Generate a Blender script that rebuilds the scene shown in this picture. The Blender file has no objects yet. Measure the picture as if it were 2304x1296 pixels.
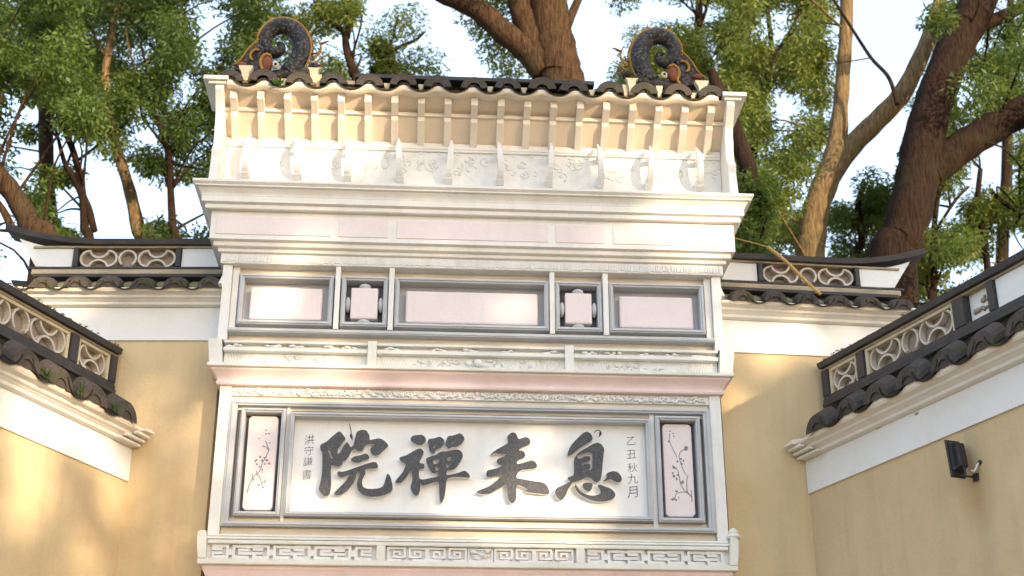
import bpy, bmesh, math, random
import numpy as np
from mathutils import Vector, Matrix

random.seed(7)
RNG = np.random.default_rng(11)
S = bpy.context.scene
COL = S.collection
R = math.radians

# ------------------------------------------------------------------ camera
CAM = Vector((-0.2766, -9.2167, 1.6))
PITCH, YAW, ROLL = R(23.23), R(3.43), R(-0.05)
FPX = 3124.0                                   # focal length in pixels of the 2304 wide photograph
fwd = Vector((math.sin(YAW) * math.cos(PITCH), math.cos(YAW) * math.cos(PITCH), math.sin(PITCH)))
rgt = Vector((math.cos(YAW), -math.sin(YAW), 0))
dwn = fwd.cross(rgt)
rgt, dwn = math.cos(ROLL) * rgt + math.sin(ROLL) * dwn, -math.sin(ROLL) * rgt + math.cos(ROLL) * dwn
cd = bpy.data.cameras.new('camera')
cd.sensor_width = 36.0
cd.lens = FPX / 2304 * 36
cd.clip_start, cd.clip_end = 0.1, 2000
co = bpy.data.objects.new('camera', cd)
COL.objects.link(co)
m3 = Matrix((rgt, -dwn, -fwd)).transposed()
co.matrix_world = Matrix.Translation(CAM) @ m3.to_4x4()
S.camera = co
cd.dof.use_dof = True
cd.dof.focus_distance = 9.6
cd.dof.aperture_fstop = 2.4


def at(px, py, Y):
    """world point seen at photograph pixel (px, py) on the upright plane y = Y"""
    d = rgt * ((px - 1152) / FPX) + dwn * ((py - 648) / FPX) + fwd
    return CAM + d * ((Y - CAM.y) / d.y)


# ------------------------------------------------------------------ sky, sun, exposure
SUN_AZ, SUN_EL = R(35), R(9.0)
world = bpy.data.worlds.new('World')
S.world = world
world.use_nodes = True
wn = world.node_tree
bg = wn.nodes['Background']
sky = wn.nodes.new('ShaderNodeTexSky')
sky.sky_type = 'NISHITA'
sky.sun_disc = False
sky.sun_elevation = SUN_EL
sky.sun_rotation = math.pi - SUN_AZ
sky.air_density = 1.0
sky.dust_density = 1.5
hz = wn.nodes.new('ShaderNodeMix')          # thin bright overcast veil, the same all round, over the clear sky
hz.data_type = 'RGBA'
hz.blend_type = 'ADD'
hz.inputs[0].default_value = 1.0
hz.inputs[7].default_value = (2.8, 3.32, 4.15, 1)
wn.links.new(sky.outputs[0], hz.inputs[6])
wn.links.new(hz.outputs[2], bg.inputs[0])
bg.inputs[1].default_value = 0.12
sun = bpy.data.lights.new('sun', 'SUN')
sun.energy = 3.3
sun.angle = R(0.55)
sun.color = (1.0, 0.78, 0.52)
so_ = bpy.data.objects.new('sun', sun)
COL.objects.link(so_)
TOSUN = Vector((math.sin(SUN_AZ) * math.cos(SUN_EL), -math.cos(SUN_AZ) * math.cos(SUN_EL), math.sin(SUN_EL)))
so_.rotation_euler = TOSUN.to_track_quat('Z', 'Y').to_euler()
so_.location = (12, -16, 14)
S.view_settings.view_transform = 'Standard'
S.view_settings.look = 'None'
S.view_settings.gamma = 1.0
S.view_settings.use_curve_mapping = False
S.view_settings.exposure = 1.18
S.render.engine = 'CYCLES'
S.cycles.max_bounces = 8
S.cycles.diffuse_bounces = 5
S.cycles.transmission_bounces = 4
S.cycles.transparent_max_bounces = 4
S.cycles.use_denoising = True


# ------------------------------------------------------------------ materials
def new_mat(name, rough=0.8, spec=0.3):
    m = bpy.data.materials.new(name)
    m.use_nodes = True
    b = m.node_tree.nodes['Principled BSDF']
    b.inputs['Roughness'].default_value = rough
    b.inputs['Specular IOR Level'].default_value = spec
    return m, m.node_tree, b


def noise(nt, scale, detail=4, rough=0.55, stretch=(1, 1, 1), off=0.0):
    tc = nt.nodes.new('ShaderNodeNewGeometry')
    mp = nt.nodes.new('ShaderNodeMapping')
    mp.inputs['Scale'].default_value = stretch
    mp.inputs['Location'].default_value = (off, off * 1.3, off * 0.7)
    n = nt.nodes.new('ShaderNodeTexNoise')
    n.inputs['Scale'].default_value = scale
    n.inputs['Detail'].default_value = detail
    n.inputs['Roughness'].default_value = rough
    nt.links.new(tc.outputs['Position'], mp.inputs['Vector'])
    nt.links.new(mp.outputs[0], n.inputs['Vector'])
    return n.outputs['Fac']


def ramp(nt, fac, a, b):
    r = nt.nodes.new('ShaderNodeMapRange')
    r.inputs['From Min'].default_value = a
    r.inputs['From Max'].default_value = b
    nt.links.new(fac, r.inputs['Value'])
    return r.outputs[0]


def mix(nt, fac, c1, c2):
    mx = nt.nodes.new('ShaderNodeMix')
    mx.data_type = 'RGBA'
    for i, v in ((6, c1), (7, c2)):
        if isinstance(v, tuple):
            mx.inputs[i].default_value = v + (1,)
        else:
            nt.links.new(v, mx.inputs[i])
    if isinstance(fac, float):
        mx.inputs[0].default_value = fac
    else:
        nt.links.new(fac, mx.inputs[0])
    return mx.outputs[2]


def bump(nt, b, fac, strength, dist):
    bp = nt.nodes.new('ShaderNodeBump')
    bp.inputs['Strength'].default_value = strength
    bp.inputs['Distance'].default_value = dist
    nt.links.new(fac, bp.inputs['Height'])
    nt.links.new(bp.outputs[0], b.inputs['Normal'])


def mul(nt, a, k):
    n = nt.nodes.new('ShaderNodeMath')
    n.operation = 'MULTIPLY'
    nt.links.new(a, n.inputs[0])
    if isinstance(k, float):
        n.inputs[1].default_value = k
    else:
        nt.links.new(k, n.inputs[1])
    return n.outputs[0]


def paint(name, base, dirt, amt=0.5, scale=5.0, stretch=(1, 1, 1), rough=0.75, bmp=0.25, bscale=60, moss=None, streak=0.0):
    m, nt, b = new_mat(name, rough)
    c = mix(nt, mul(nt, ramp(nt, noise(nt, scale, 6, 0.65, stretch), 0.42, 0.78), amt), base, dirt)
    c = mix(nt, mul(nt, ramp(nt, noise(nt, scale * 7, 3, 0.6, off=3.1), 0.55, 0.8), amt * 0.5), c, dirt)
    if streak:                                 # rain runs and grey patches
        c = mix(nt, mul(nt, ramp(nt, noise(nt, 3.2, 6, 0.7, (3.0, 3.0, 0.45), 30.0), 0.52, 0.75), streak), c, (0.42, 0.38, 0.31))
        c = mix(nt, mul(nt, ramp(nt, noise(nt, 26, 5, 0.8, off=33.0), 0.60, 0.72), streak * 1.2), c, (0.36, 0.33, 0.28))
    if moss:
        c = mix(nt, mul(nt, ramp(nt, noise(nt, 2.6, 5, 0.7, off=8.0), 0.52, 0.72), moss[1]), c, moss[0])
    nt.links.new(c, b.inputs['Base Color'])
    bump(nt, b, noise(nt, bscale, 4, 0.6, off=1.7), bmp, 0.006)
    return m


M = {}
M['white'] = paint('white_plaster', (0.80, 0.78, 0.745), (0.62, 0.57, 0.48), 0.45, streak=0.24)
M['white_relief'] = paint('carved_white_plaster', (0.79, 0.785, 0.76), (0.58, 0.54, 0.47), 0.5, 14, streak=0.30)
M['white_rail'] = paint('weathered_white_plaster', (0.78, 0.765, 0.715), (0.55, 0.52, 0.38), 0.5, 4, moss=((0.46, 0.47, 0.16), 0.20))
M['pink'] = paint('pink_paint', (0.80, 0.70, 0.69), (0.72, 0.60, 0.57), 0.55, 4, streak=0.14)
M['pink_deep'] = paint('rose_paint', (0.81, 0.655, 0.63), (0.68, 0.47, 0.43), 0.5, 5)
M['grey'] = paint('blue_grey_paint', (0.53, 0.545, 0.57), (0.42, 0.42, 0.42), 0.55, 6, streak=0.2)
M['grey_dark'] = paint('dark_blue_grey_paint', (0.15, 0.16, 0.18), (0.10, 0.10, 0.11), 0.5, 6)
M['board'] = paint('plaque_white', (0.80, 0.79, 0.77), (0.71, 0.68, 0.61), 0.35, 3, streak=0.18)
M['cream'] = paint('cream_limewash', (0.78, 0.69, 0.565), (0.60, 0.48, 0.34), 0.4, 4)
M['soffit'] = paint('tan_limewash', (0.745, 0.63, 0.495), (0.63, 0.50, 0.36), 0.5, 4)
M['rafter'] = paint('pale_tan_paint', (0.765, 0.69, 0.585), (0.63, 0.54, 0.42), 0.45, 6)
M['band'] = paint('white_band_paint', (0.775, 0.775, 0.765), (0.66, 0.645, 0.60), 0.4, 3, moss=((0.62, 0.64, 0.45), 0.35))
M['dark_trim'] = paint('dark_slate_paint', (0.045, 0.043, 0.045), (0.10, 0.085, 0.07), 0.55, 9, rough=0.6, bmp=0.5)
M['tan_trim'] = paint('weathered_tan_plaster', (0.46, 0.37, 0.25), (0.14, 0.12, 0.09), 0.75, 7, stretch=(0.5, 0.5, 2), bmp=0.5)
M['lattice'] = paint('pale_tile_clay', (0.60, 0.54, 0.46), (0.40, 0.33, 0.26), 0.6, 9)
M['recess'] = paint('brown_grey_plaster', (0.33, 0.27, 0.22), (0.22, 0.18, 0.14), 0.5, 6)
M['metal_black'] = new_mat('black_metal', 0.45, 0.4)[0]
M['metal_black'].node_tree.nodes['Principled BSDF'].inputs['Base Color'].default_value = (0.028, 0.028, 0.032, 1)


def stucco():
    m, nt, b = new_mat('ochre_stucco', 0.9, 0.15)
    base = mix(nt, ramp(nt, noise(nt, 1.3, 5, 0.6), 0.35, 0.7), (0.64, 0.50, 0.305), (0.57, 0.43, 0.245))
    c = mix(nt, mul(nt, ramp(nt, noise(nt, 2.2, 6, 0.65, (2.4, 2.4, 0.28), 4.0), 0.5, 0.78), 0.55), base, (0.44, 0.35, 0.22))
    c = mix(nt, mul(nt, ramp(nt, noise(nt, 1.7, 5, 0.6, (2.0, 2.0, 0.22), 9.0), 0.52, 0.78), 0.4), c, (0.42, 0.39, 0.26))
    c = mix(nt, mul(nt, ramp(nt, noise(nt, 1.1, 4, 0.6, (3.2, 3.2, 0.2), 15.0), 0.58, 0.76), 0.45), c, (0.58, 0.38, 0.22))
    c = mix(nt, mul(nt, ramp(nt, noise(nt, 9, 6, 0.75, off=21.0), 0.5, 0.8), 0.35), c, (0.47, 0.36, 0.23))
    # rusty run-off below the floodlight on the right wall
    gg = nt.nodes.new('ShaderNodeNewGeometry')
    v1 = nt.nodes.new('ShaderNodeVectorMath')
    v1.operation = 'SUBTRACT'
    nt.links.new(gg.outputs['Position'], v1.inputs[0])
    v1.inputs[1].default_value = (2.96, -1.35, 3.72)
    v2 = nt.nodes.new('ShaderNodeVectorMath')
    v2.operation = 'MULTIPLY'
    nt.links.new(v1.outputs[0], v2.inputs[0])
    v2.inputs[1].default_value = (5.5, 5.5, 3.6)
    v3 = nt.nodes.new('ShaderNodeVectorMath')
    v3.operation = 'LENGTH'
    nt.links.new(v2.outputs[0], v3.inputs[0])
    c = mix(nt, mul(nt, ramp(nt, v3.outputs['Value'], 1.0, 0.1), 0.6), c, (0.38, 0.23, 0.09))
    nt.links.new(c, b.inputs['Base Color'])
    bump(nt, b, noise(nt, 35, 5, 0.7), 0.45, 0.008)
    return m


M['stucco'] = stucco()


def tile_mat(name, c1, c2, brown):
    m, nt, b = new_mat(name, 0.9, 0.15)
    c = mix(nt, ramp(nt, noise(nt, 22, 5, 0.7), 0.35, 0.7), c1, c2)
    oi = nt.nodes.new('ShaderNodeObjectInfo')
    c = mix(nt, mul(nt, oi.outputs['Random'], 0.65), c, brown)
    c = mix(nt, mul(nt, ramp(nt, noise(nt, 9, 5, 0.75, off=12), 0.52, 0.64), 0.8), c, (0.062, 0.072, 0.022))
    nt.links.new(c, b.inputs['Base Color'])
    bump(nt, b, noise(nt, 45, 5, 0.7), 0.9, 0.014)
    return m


M['tile'] = tile_mat('void_shade_tile', (0.018, 0.017, 0.016), (0.040, 0.034, 0.030), (0.030, 0.026, 0.018))  # near-black: the shade of the voids between caps is put into the colour
M['tile_cap'] = tile_mat('grey_clay_tile', (0.050, 0.046, 0.046), (0.105, 0.092, 0.084), (0.110, 0.082, 0.068))
M['moss_slope'] = paint('mossy_roof_bed', (0.20, 0.18, 0.12), (0.13, 0.15, 0.05), 0.9, 6, bmp=0.7, bscale=30, moss=((0.20, 0.19, 0.05), 0.6))


def bark(name, c1, c2, moss, amt):
    m, nt, b = new_mat(name, 0.95, 0.1)
    f = noise(nt, 13, 8, 0.72, (3.0, 3.0, 0.32))
    c = mix(nt, ramp(nt, f, 0.36, 0.66), c1, c2)
    c = mix(nt, mul(nt, ramp(nt, noise(nt, 2.2, 5, 0.65, off=6), 0.5, 0.68), amt), c, moss)
    nt.links.new(c, b.inputs['Base Color'])
    bump(nt, b, f, 1.0, 0.05)
    return m


M['bark_red'] = bark('red_brown_bark', (0.022, 0.013, 0.008), (0.135, 0.078, 0.044), (0.07, 0.065, 0.03), 0.5)
M['bark_sunlit'] = bark('sunlit_bark', (0.09, 0.06, 0.032), (0.36, 0.245, 0.125), (0.12, 0.12, 0.045), 0.6)  # lit copy of the bark: golden sunlight is put into the colour
M['bark_dark'] = bark('dark_bark', (0.014, 0.009, 0.007), (0.056, 0.032, 0.021), (0.05, 0.05, 0.022), 0.5)


def leaf_mat(name, dark, light):
    m = bpy.data.materials.new(name)
    m.use_nodes = True
    nt = m.node_tree
    nt.nodes.clear()
    out = nt.nodes.new('ShaderNodeOutputMaterial')
    at_ = nt.nodes.new('ShaderNodeAttribute')
    at_.attribute_name = 'tint'
    c = mix(nt, at_.outputs['Fac'], dark, light)
    pr = nt.nodes.new('ShaderNodeBsdfPrincipled')
    pr.inputs['Roughness'].default_value = 0.5
    pr.inputs['Specular IOR Level'].default_value = 0.35
    tr = nt.nodes.new('ShaderNodeBsdfTranslucent')
    ct = mix(nt, 0.6, c, (0.22, 0.26, 0.02))
    nt.links.new(c, pr.inputs['Base Color'])
    nt.links.new(ct, tr.inputs['Color'])
    ms = nt.nodes.new('ShaderNodeMixShader')
    ms.inputs[0].default_value = 0.42
    nt.links.new(pr.outputs[0], ms.inputs[1])
    nt.links.new(tr.outputs[0], ms.inputs[2])
    nt.links.new(ms.outputs[0], out.inputs[0])
    return m


M['leaf'] = leaf_mat('green_leaf', (0.030, 0.070, 0.018), (0.135, 0.195, 0.035))
M['leaf_light'] = leaf_mat('yellow_green_leaf', (0.045, 0.095, 0.018), (0.24, 0.27, 0.055))
M['leaf_dark'] = leaf_mat('deep_green_leaf', (0.022, 0.058, 0.020), (0.095, 0.155, 0.032))
M['fern'] = leaf_mat('fern_leaf', (0.05, 0.11, 0.015), (0.13, 0.20, 0.03))

m, nt, b = new_mat('dark_brushed_paint', 0.5, 0.45)
f = noise(nt, 60, 6, 0.75, (1.5, 1, 0.8))
nt.links.new(mix(nt, ramp(nt, f, 0.35, 0.75), (0.045, 0.05, 0.058), (0.15, 0.145, 0.145)), b.inputs['Base Color'])
bump(nt, b, f, 0.9, 0.012)
M['glyph'] = m
M['ink'] = paint('grey_ink', (0.075, 0.075, 0.075), (0.20, 0.19, 0.18), 0.6, 30)
M['blossom_ink'] = paint('slate_blue_ink', (0.20, 0.22, 0.27), (0.34, 0.33, 0.36), 0.6, 30)

m, nt, b = new_mat('dark_fish_scale', 0.6, 0.3)
vo = nt.nodes.new('ShaderNodeTexVoronoi')
vo.inputs['Scale'].default_value = 42
g = nt.nodes.new('ShaderNodeNewGeometry')
nt.links.new(g.outputs['Position'], vo.inputs['Vector'])
sc_ = mix(nt, ramp(nt, vo.outputs['Distance'], 0.15, 0.6), (0.10, 0.09, 0.085), (0.012, 0.011, 0.011))
sc_ = mix(nt, mul(nt, ramp(nt, noise(nt, 8, 4, 0.7), 0.45, 0.7), 0.6), sc_, (0.055, 0.045, 0.03))
nt.links.new(sc_, b.inputs['Base Color'])
bump(nt, b, vo.outputs['Distance'], -1.0, 0.02)
M['scale'] = m
M['orange'] = paint('ochre_orange_glaze', (0.38, 0.19, 0.03), (0.16, 0.08, 0.025), 0.7, 12)
M['red'] = paint('faded_red_glaze', (0.24, 0.07, 0.04), (0.12, 0.045, 0.03), 0.6, 12)
M['bamboo'] = paint('dry_bamboo', (0.50, 0.30, 0.10), (0.30, 0.16, 0.05), 0.5, 14)
M['bone'] = paint('cream_glaze', (0.62, 0.54, 0.38), (0.30, 0.25, 0.14), 0.6, 14)
M['plastic'] = paint('white_plastic', (0.75, 0.72, 0.65), (0.6, 0.55, 0.5), 0.3)

m, nt, b = new_mat('stone_paving', 0.9, 0.2)
br = nt.nodes.new('ShaderNodeTexBrick')
br.inputs['Scale'].default_value = 1.0
br.inputs['Color1'].default_value = (0.25, 0.19, 0.12, 1)
br.inputs['Color2'].default_value = (0.21, 0.16, 0.10, 1)
br.inputs['Mortar'].default_value = (0.16, 0.13, 0.1, 1)
br.inputs['Mortar Size'].default_value = 0.012
g = nt.nodes.new('ShaderNodeNewGeometry')
nt.links.new(g.outputs['Position'], br.inputs['Vector'])
nt.links.new(br.outputs['Color'], b.inputs['Base Color'])
M['paving'] = m


# ------------------------------------------------------------------ mesh helpers
class MB:
    def __init__(self, T=None):
        self.v, self.f, self.T = [], [], T

    def add(self, vs, fs):
        n = len(self.v)
        if self.T:
            vs = [self.T(*p) for p in vs]
        self.v += [tuple(p) for p in vs]
        self.f += [tuple(i + n for i in q) for q in fs]
        return self

    def box(self, x0, x1, y0, y1, z0, z1):
        vs = [(x, y, z) for x in (x0, x1) for y in (y0, y1) for z in (z0, z1)]
        return self.add(vs, [(0, 1, 3, 2), (4, 6, 7, 5), (0, 4, 5, 1), (2, 3, 7, 6), (0, 2, 6, 4), (1, 5, 7, 3)])

    def hexa(self, bottom, top):
        """eight free corners: four below, four above, same winding"""
        return self.add(list(bottom) + list(top), [(3, 2, 1, 0), (4, 5, 6, 7), (0, 1, 5, 4), (1, 2, 6, 5), (2, 3, 7, 6), (3, 0, 4, 7)])

    def extrude(self, poly, fn, t0, t1):
        """poly of (a, b); fn(a, b, t) -> point; closed prism between t0 and t1"""
        n = len(poly)
        vs = [fn(a, b, t0) for a, b in poly] + [fn(a, b, t1) for a, b in poly]
        fs = [(i, (i + 1) % n, n + (i + 1) % n, n + i) for i in range(n)]
        fs += [tuple(range(n))[::-1], tuple(range(n, 2 * n))]
        return self.add(vs, fs)

    def sweep(self, prof, half, yback):
        """moulding round the left return, the front and the right return: prof of (p, z) lies at x = +-(half + p), y = -p"""
        vs, n = [], len(prof)
        for k in range(4):
            for p, z in prof:
                h = half + p
                vs.append([(-h, yback, z), (-h, -p, z), (h, -p, z), (h, yback, z)][k])
        fs = []
        for k in range(3):
            for i in range(n - 1):
                fs.append((k * n + i, k * n + i + 1, (k + 1) * n + i + 1, (k + 1) * n + i))
        # closing core on top and below
        for i in (0, n - 1):
            fs.append(tuple(k * n + i for k in range(4)))
        return self.add(vs, fs)

    def tube(self, pts, rad, sides=6, flat=None):
        pts = [Vector(p) for p in pts]
        n = len(pts)
        if not hasattr(rad, '__len__'):
            rad = [rad] * n
        up = Vector((0.13, 0.31, 0.94)).normalized()
        vs = []
        for i, p in enumerate(pts):
            t = (pts[min(i + 1, n - 1)] - pts[max(i - 1, 0)]).normalized()
            if abs(t.dot(up)) > 0.97:
                up = Vector((0.9, 0.3, 0.1)).normalized()
            a = t.cross(up).normalized()
            bb = a.cross(t).normalized()
            up = bb
            for k in range(sides):
                w = 2 * math.pi * k / sides
                q = p + (a * math.cos(w) + bb * math.sin(w)) * rad[i]
                if flat:
                    q = Vector((q.x, p.y + (q.y - p.y) * flat, q.z))
                vs.append(q)
        fs = []
        for i in range(n - 1):
            for k in range(sides):
                k2 = (k + 1) % sides
                fs.append((i * sides + k, i * sides + k2, (i + 1) * sides + k2, (i + 1) * sides + k))
        fs += [tuple(range(sides))[::-1], tuple((n - 1) * sides + k for k in range(sides))]
        return self.add(vs, fs)

    def ball(self, c, r, nu=8, nv=5):
        if not hasattr(r, '__len__'):
            r = (r, r, r)
        vs = [(c[0], c[1], c[2] - r[2])]
        for j in range(1, nv):
            t = math.pi * j / nv
            for i in range(nu):
                w = 2 * math.pi * i / nu
                vs.append((c[0] + r[0] * math.sin(t) * math.cos(w), c[1] + r[1] * math.sin(t) * math.sin(w), c[2] - r[2] * math.cos(t)))
        vs.append((c[0], c[1], c[2] + r[2]))
        fs = [(0, 1 + (i + 1) % nu, 1 + i) for i in range(nu)]
        for j in range(nv - 2):
            for i in range(nu):
                a, b2 = 1 + j * nu + i, 1 + j * nu + (i + 1) % nu
                fs.append((a, b2, b2 + nu, a + nu))
        L = len(vs) - 1
        o = 1 + (nv - 2) * nu
        fs += [(L, o + i, o + (i + 1) % nu) for i in range(nu)]
        return self.add(vs, fs)

    def build(self, name, mat, parent=None, bevel=0, smooth=False, loc=None):
        me = bpy.data.meshes.new(name)
        me.from_pydata(self.v, [], self.f)
        bm = bmesh.new()
        bm.from_mesh(me)
        bmesh.ops.recalc_face_normals(bm, faces=bm.faces)
        bm.to_mesh(me)
        bm.free()
        me.materials.append(M[mat] if isinstance(mat, str) else mat)
        if smooth:
            me.polygons.foreach_set('use_smooth', [True] * len(me.polygons))
        o = bpy.data.objects.new(name, me)
        COL.objects.link(o)
        if bevel:
            bv = o.modifiers.new('bevel', 'BEVEL')
            bv.width = bevel
            bv.segments = 2
            bv.limit_method = 'ANGLE'
        if parent:
            o.parent = parent
            o.matrix_parent_inverse = parent_inv(parent)
        return o


def parent_inv(p):
    mt = Matrix.Identity(4)
    q = p
    while q:
        mt = Matrix.Translation(q.location) @ mt if q.parent is None else mt
        q = q.parent
    return mt.inverted()


def thing(name, label, cat, loc, group=None):
    o = bpy.data.objects.new(name, None)
    o.empty_display_size = 0.2
    o.location = loc
    COL.objects.link(o)
    return tag(o, label, cat, group)


def tag(o, label, cat, group=None):
    o['label'] = label
    o['category'] = cat
    if group:
        o['group'] = group
    return o


def cat_rom(pts, sub=5):
    out = []
    n = len(pts)
    for i in range(n - 1):
        p0, p1, p2, p3 = [np.array(pts[max(0, min(n - 1, i + k))], float) for k in (-1, 0, 1, 2)]
        for s in range(sub):
            t = s / sub
            out.append(0.5 * (2 * p1 + (p2 - p0) * t + (2 * p0 - 5 * p1 + 4 * p2 - p3) * t * t + (3 * p1 - p0 - 3 * p2 + p3) * t ** 3))
    out.append(np.array(pts[-1], float))
    return out


def chaikin(poly, it=1):
    for _ in range(it):
        q = []
        for i in range(len(poly)):
            a, b2 = poly[i], poly[(i + 1) % len(poly)]
            q += [(0.78 * a[0] + 0.22 * b2[0], 0.78 * a[1] + 0.22 * b2[1]), (0.22 * a[0] + 0.78 * b2[0], 0.22 * a[1] + 0.78 * b2[1])]
        poly = q
    return poly


def curve_mesh(polys, depth, name):
    """polys (outlines with holes, (x, z) pairs) -> mesh standing in the xz plane, front at y = 0, back at y = depth"""
    cu = bpy.data.curves.new(name, 'CURVE')
    cu.dimensions = '2D'
    cu.fill_mode = 'BOTH'
    cu.extrude = depth / 2
    for p in polys:
        sp = cu.splines.new('POLY')
        sp.points.add(len(p) - 1)
        for i, (x, z) in enumerate(p):
            sp.points[i].co = (x, z, 0, 1)
        sp.use_cyclic_u = True
    tmp = bpy.data.objects.new(name, cu)
    me = bpy.data.meshes.new_from_object(tmp)
    bpy.data.objects.remove(tmp)
    bpy.data.curves.remove(cu)
    me.transform(Matrix(((1, 0, 0, 0), (0, 0, -1, depth / 2), (0, 1, 0, 0), (0, 0, 0, 1))))
    return me


def mesh_obj(name, me, mat, parent):
    me.materials.clear()
    me.materials.append(M[mat])
    o = bpy.data.objects.new(name, me)
    COL.objects.link(o)
    if parent:
        o.parent = parent
        o.matrix_parent_inverse = parent_inv(parent)
    return o


# ------------------------------------------------------------------ ground
gb = MB()
gb.add([(-300, -300, 0), (300, -300, 0), (300, 300, 0), (-300, 300, 0)], [(0, 1, 2, 3)])
g = gb.build('ground', 'paving')
g['kind'] = 'structure'

# ------------------------------------------------------------------ the temple gate
gate = thing('temple_gate', 'tall white and pink plastered temple gate with tiled eave and recessed panels', 'gate', (0, 0, 0))
H = 1.75
YB = 0.55      # how far the returns run back


def gpart(mb, name, mat, bevel=0.0, parent=None, smooth=False):
    return mb.build(name, mat, parent or gate, bevel, smooth)


# body behind everything
gpart(MB().box(-1.70, 1.70, 0.09, 0.80, 0.0, 3.50).box(-1.70, 1.70, 0.09, 0.80, 3.50, 5.70), 'gate_body', 'cream')
gpart(MB().box(-1.70, 1.70, 0.02, 0.80, 5.70, 7.0), 'upper_wall', 'white')
# lower part of the gate, under the frame of the photograph
gpart(MB().box(-1.75, -1.15, 0.0, 0.085, 0, 3.36).box(1.15, 1.75, 0.0, 0.085, 0, 3.36).box(-1.15, 1.15, 0.0, 0.085, 2.6, 3.36), 'doorway_surround', 'white', 0.006)
dr = gpart(MB().box(-1.145, -0.005, 0.05, 0.088, 0.03, 2.59).box(0.005, 1.145, 0.05, 0.088, 0.03, 2.59), 'door', 'dark_trim', 0.004)

# stepped main cornice
gpart(MB().sweep([(-0.05, 6.240), (0.280, 6.240), (0.280, 6.222), (0.262, 6.206), (0.262, 6.196), (0.243, 6.190)], H, YB), 'cornice_cap', 'white')
cove = [(0.243, 6.189)] + [(0.216 + 0.026 * (1 - math.sin(t * math.pi / 2)), 6.186 - 0.045 * t) for t in (0.0, .2, .4, .6, .8, 1.0)]
gpart(MB().sweep(cove + [(0.214, 6.138), (0.2135, 6.094), (0.186, 6.086)], H, YB), 'cornice_cove', 'white')
gpart(MB().sweep([(0.186, 6.0855), (0.189, 6.078), (0.189, 6.056), (0.184, 6.050), (0.146, 6.0495)], H, YB), 'cornice_moulding', 'white')
gpart(MB().sweep([(0.146, 6.049), (0.146, 5.831), (0.116, 5.8235)], H, YB), 'frieze_slab', 'white')
gpart(MB().sweep([(0.116, 5.823), (0.117, 5.815), (0.117, 5.794), (0.112, 5.789), (0.086, 5.7825)], H, YB), 'cornice_moulding', 'white')
gpart(MB().sweep([(0.086, 5.782), (0.087, 5.776), (0.087, 5.760), (0.083, 5.756), (0.064, 5.7525)], H, YB), 'cornice_moulding', 'white')
gpart(MB().sweep([(0.064, 5.752), (0.064, 5.678), (0.055, 5.674), (0.03, 5.674), (-0.09, 5.674)], H, YB), 'carved_fascia', 'white_relief')
# fine comb relief on the fascia
rb = MB()
x = -1.80
while x < 1.79:
    w = random.uniform(0.008, 0.02)
    rb.box(x, x + w, -0.071, -0.0645, 5.683 + random.uniform(0, 0.012), 5.735 + random.uniform(-0.01, 0.01))
    x += w + random.uniform(0.004, 0.010)
gpart(rb, 'comb_relief', 'white_relief')

# pink panels on the frieze slab
for px0, px1 in ((487, 745), (763, 873), (893, 1234), (1250, 1359), (1378, 1632)):
    xa = at(px0, 505, -0.146).x
    xb = at(px1, 520, -0.146).x
    p = MB().box(xa, xb, -0.152, -0.140, 5.866, 6.008)
    gpart(p, 'pink_panel', 'pink', 0.003)

# upper piers with their scroll bracket, and the recessed bay
for s in (-1, 1):
    pb = MB()
    pr_ = [(1.795, 5.672), (1.730, 5.672), (1.728, 5.10), (1.792, 5.10), (1.792, 5.50), (1.800, 5.53), (1.822, 5.525), (1.812, 5.55), (1.797, 5.59)]
    pb.extrude([(s * a, z) for a, z in pr_], lambda a, z, t: (a, t, z), -0.040, 0.5)
    gpart(pb, 'pier', 'white')


def frame(x0, x1, z0, z1, w, yf, yb, name, mat, parent=None, wz=None):
    wz = wz or w
    f_ = MB().box(x0, x0 + w, yf, yb, z0, z1).box(x1 - w, x1, yf, yb, z0, z1)
    f_.box(x0 + w, x1 - w, yf, yb, z0, z0 + wz).box(x0 + w, x1 - w, yf, yb, z1 - wz, z1)
    # a raised inner lip
    e = 0.010
    f_.box(x0 + w * .3, x0 + w * .62, yf - e, yf + .001, z0 + wz * .3, z1 - wz * .3).box(x1 - w * .62, x1 - w * .3, yf - e, yf + .001, z0 + wz * .3, z1 - wz * .3)
    f_.box(x0 + w * .62, x1 - w * .62, yf - e, yf + .001, z0 + wz * .3, z0 + wz * .62).box(x0 + w * .62, x1 - w * .62, yf - e, yf + .001, z1 - wz * .62, z1 - wz * .3)
    return gpart(f_, name, mat, 0.003, parent)


cells = [(-1.672, -1.004), (-0.948, -0.616), (-0.566, 0.540), (0.585, 0.924), (0.976, 1.668)]
for k, (xa, xb) in enumerate(cells):
    fr = frame(xa, xb, 5.226, 5.612, 0.032, -0.034, 0.089, 'panel_frame', 'grey')
    gpart(MB().box(xa + .032, xb - .032, 0.070, 0.0885, 5.258, 5.580), 'recess_back', 'grey_dark' if k in (1, 3) else 'grey', 0, fr)
    if k in (1, 3):
        c = (xa + xb) / 2
        gpart(MB().box(c - .096, c + .096, -0.02, 0.0695, 5.290, 5.528), 'pink_panel', 'pink', 0.008)
        gpart(MB().box(c - .083, c + .083, -0.0225, -0.0195, 5.303, 5.306), 'panel_groove', 'pink_deep', 0, fr)
        for dx, dz, rx, rz in ((0, .135, .045, .028), (0, -.135, .050, .022), (-.117, 0, .021, .058), (.117, 0, .021, .058)):
            gpart(MB().ball((c + dx, 0.02, 5.409 + dz), (rx, 0.045, rz), 12, 8), 'scroll_knob', 'grey', 0, fr, True)
    else:
        gpart(MB().box(xa + .078, xb - .078, 0.0, 0.0695, 5.276, 5.524), 'pink_panel', 'pink', 0.014)
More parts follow.
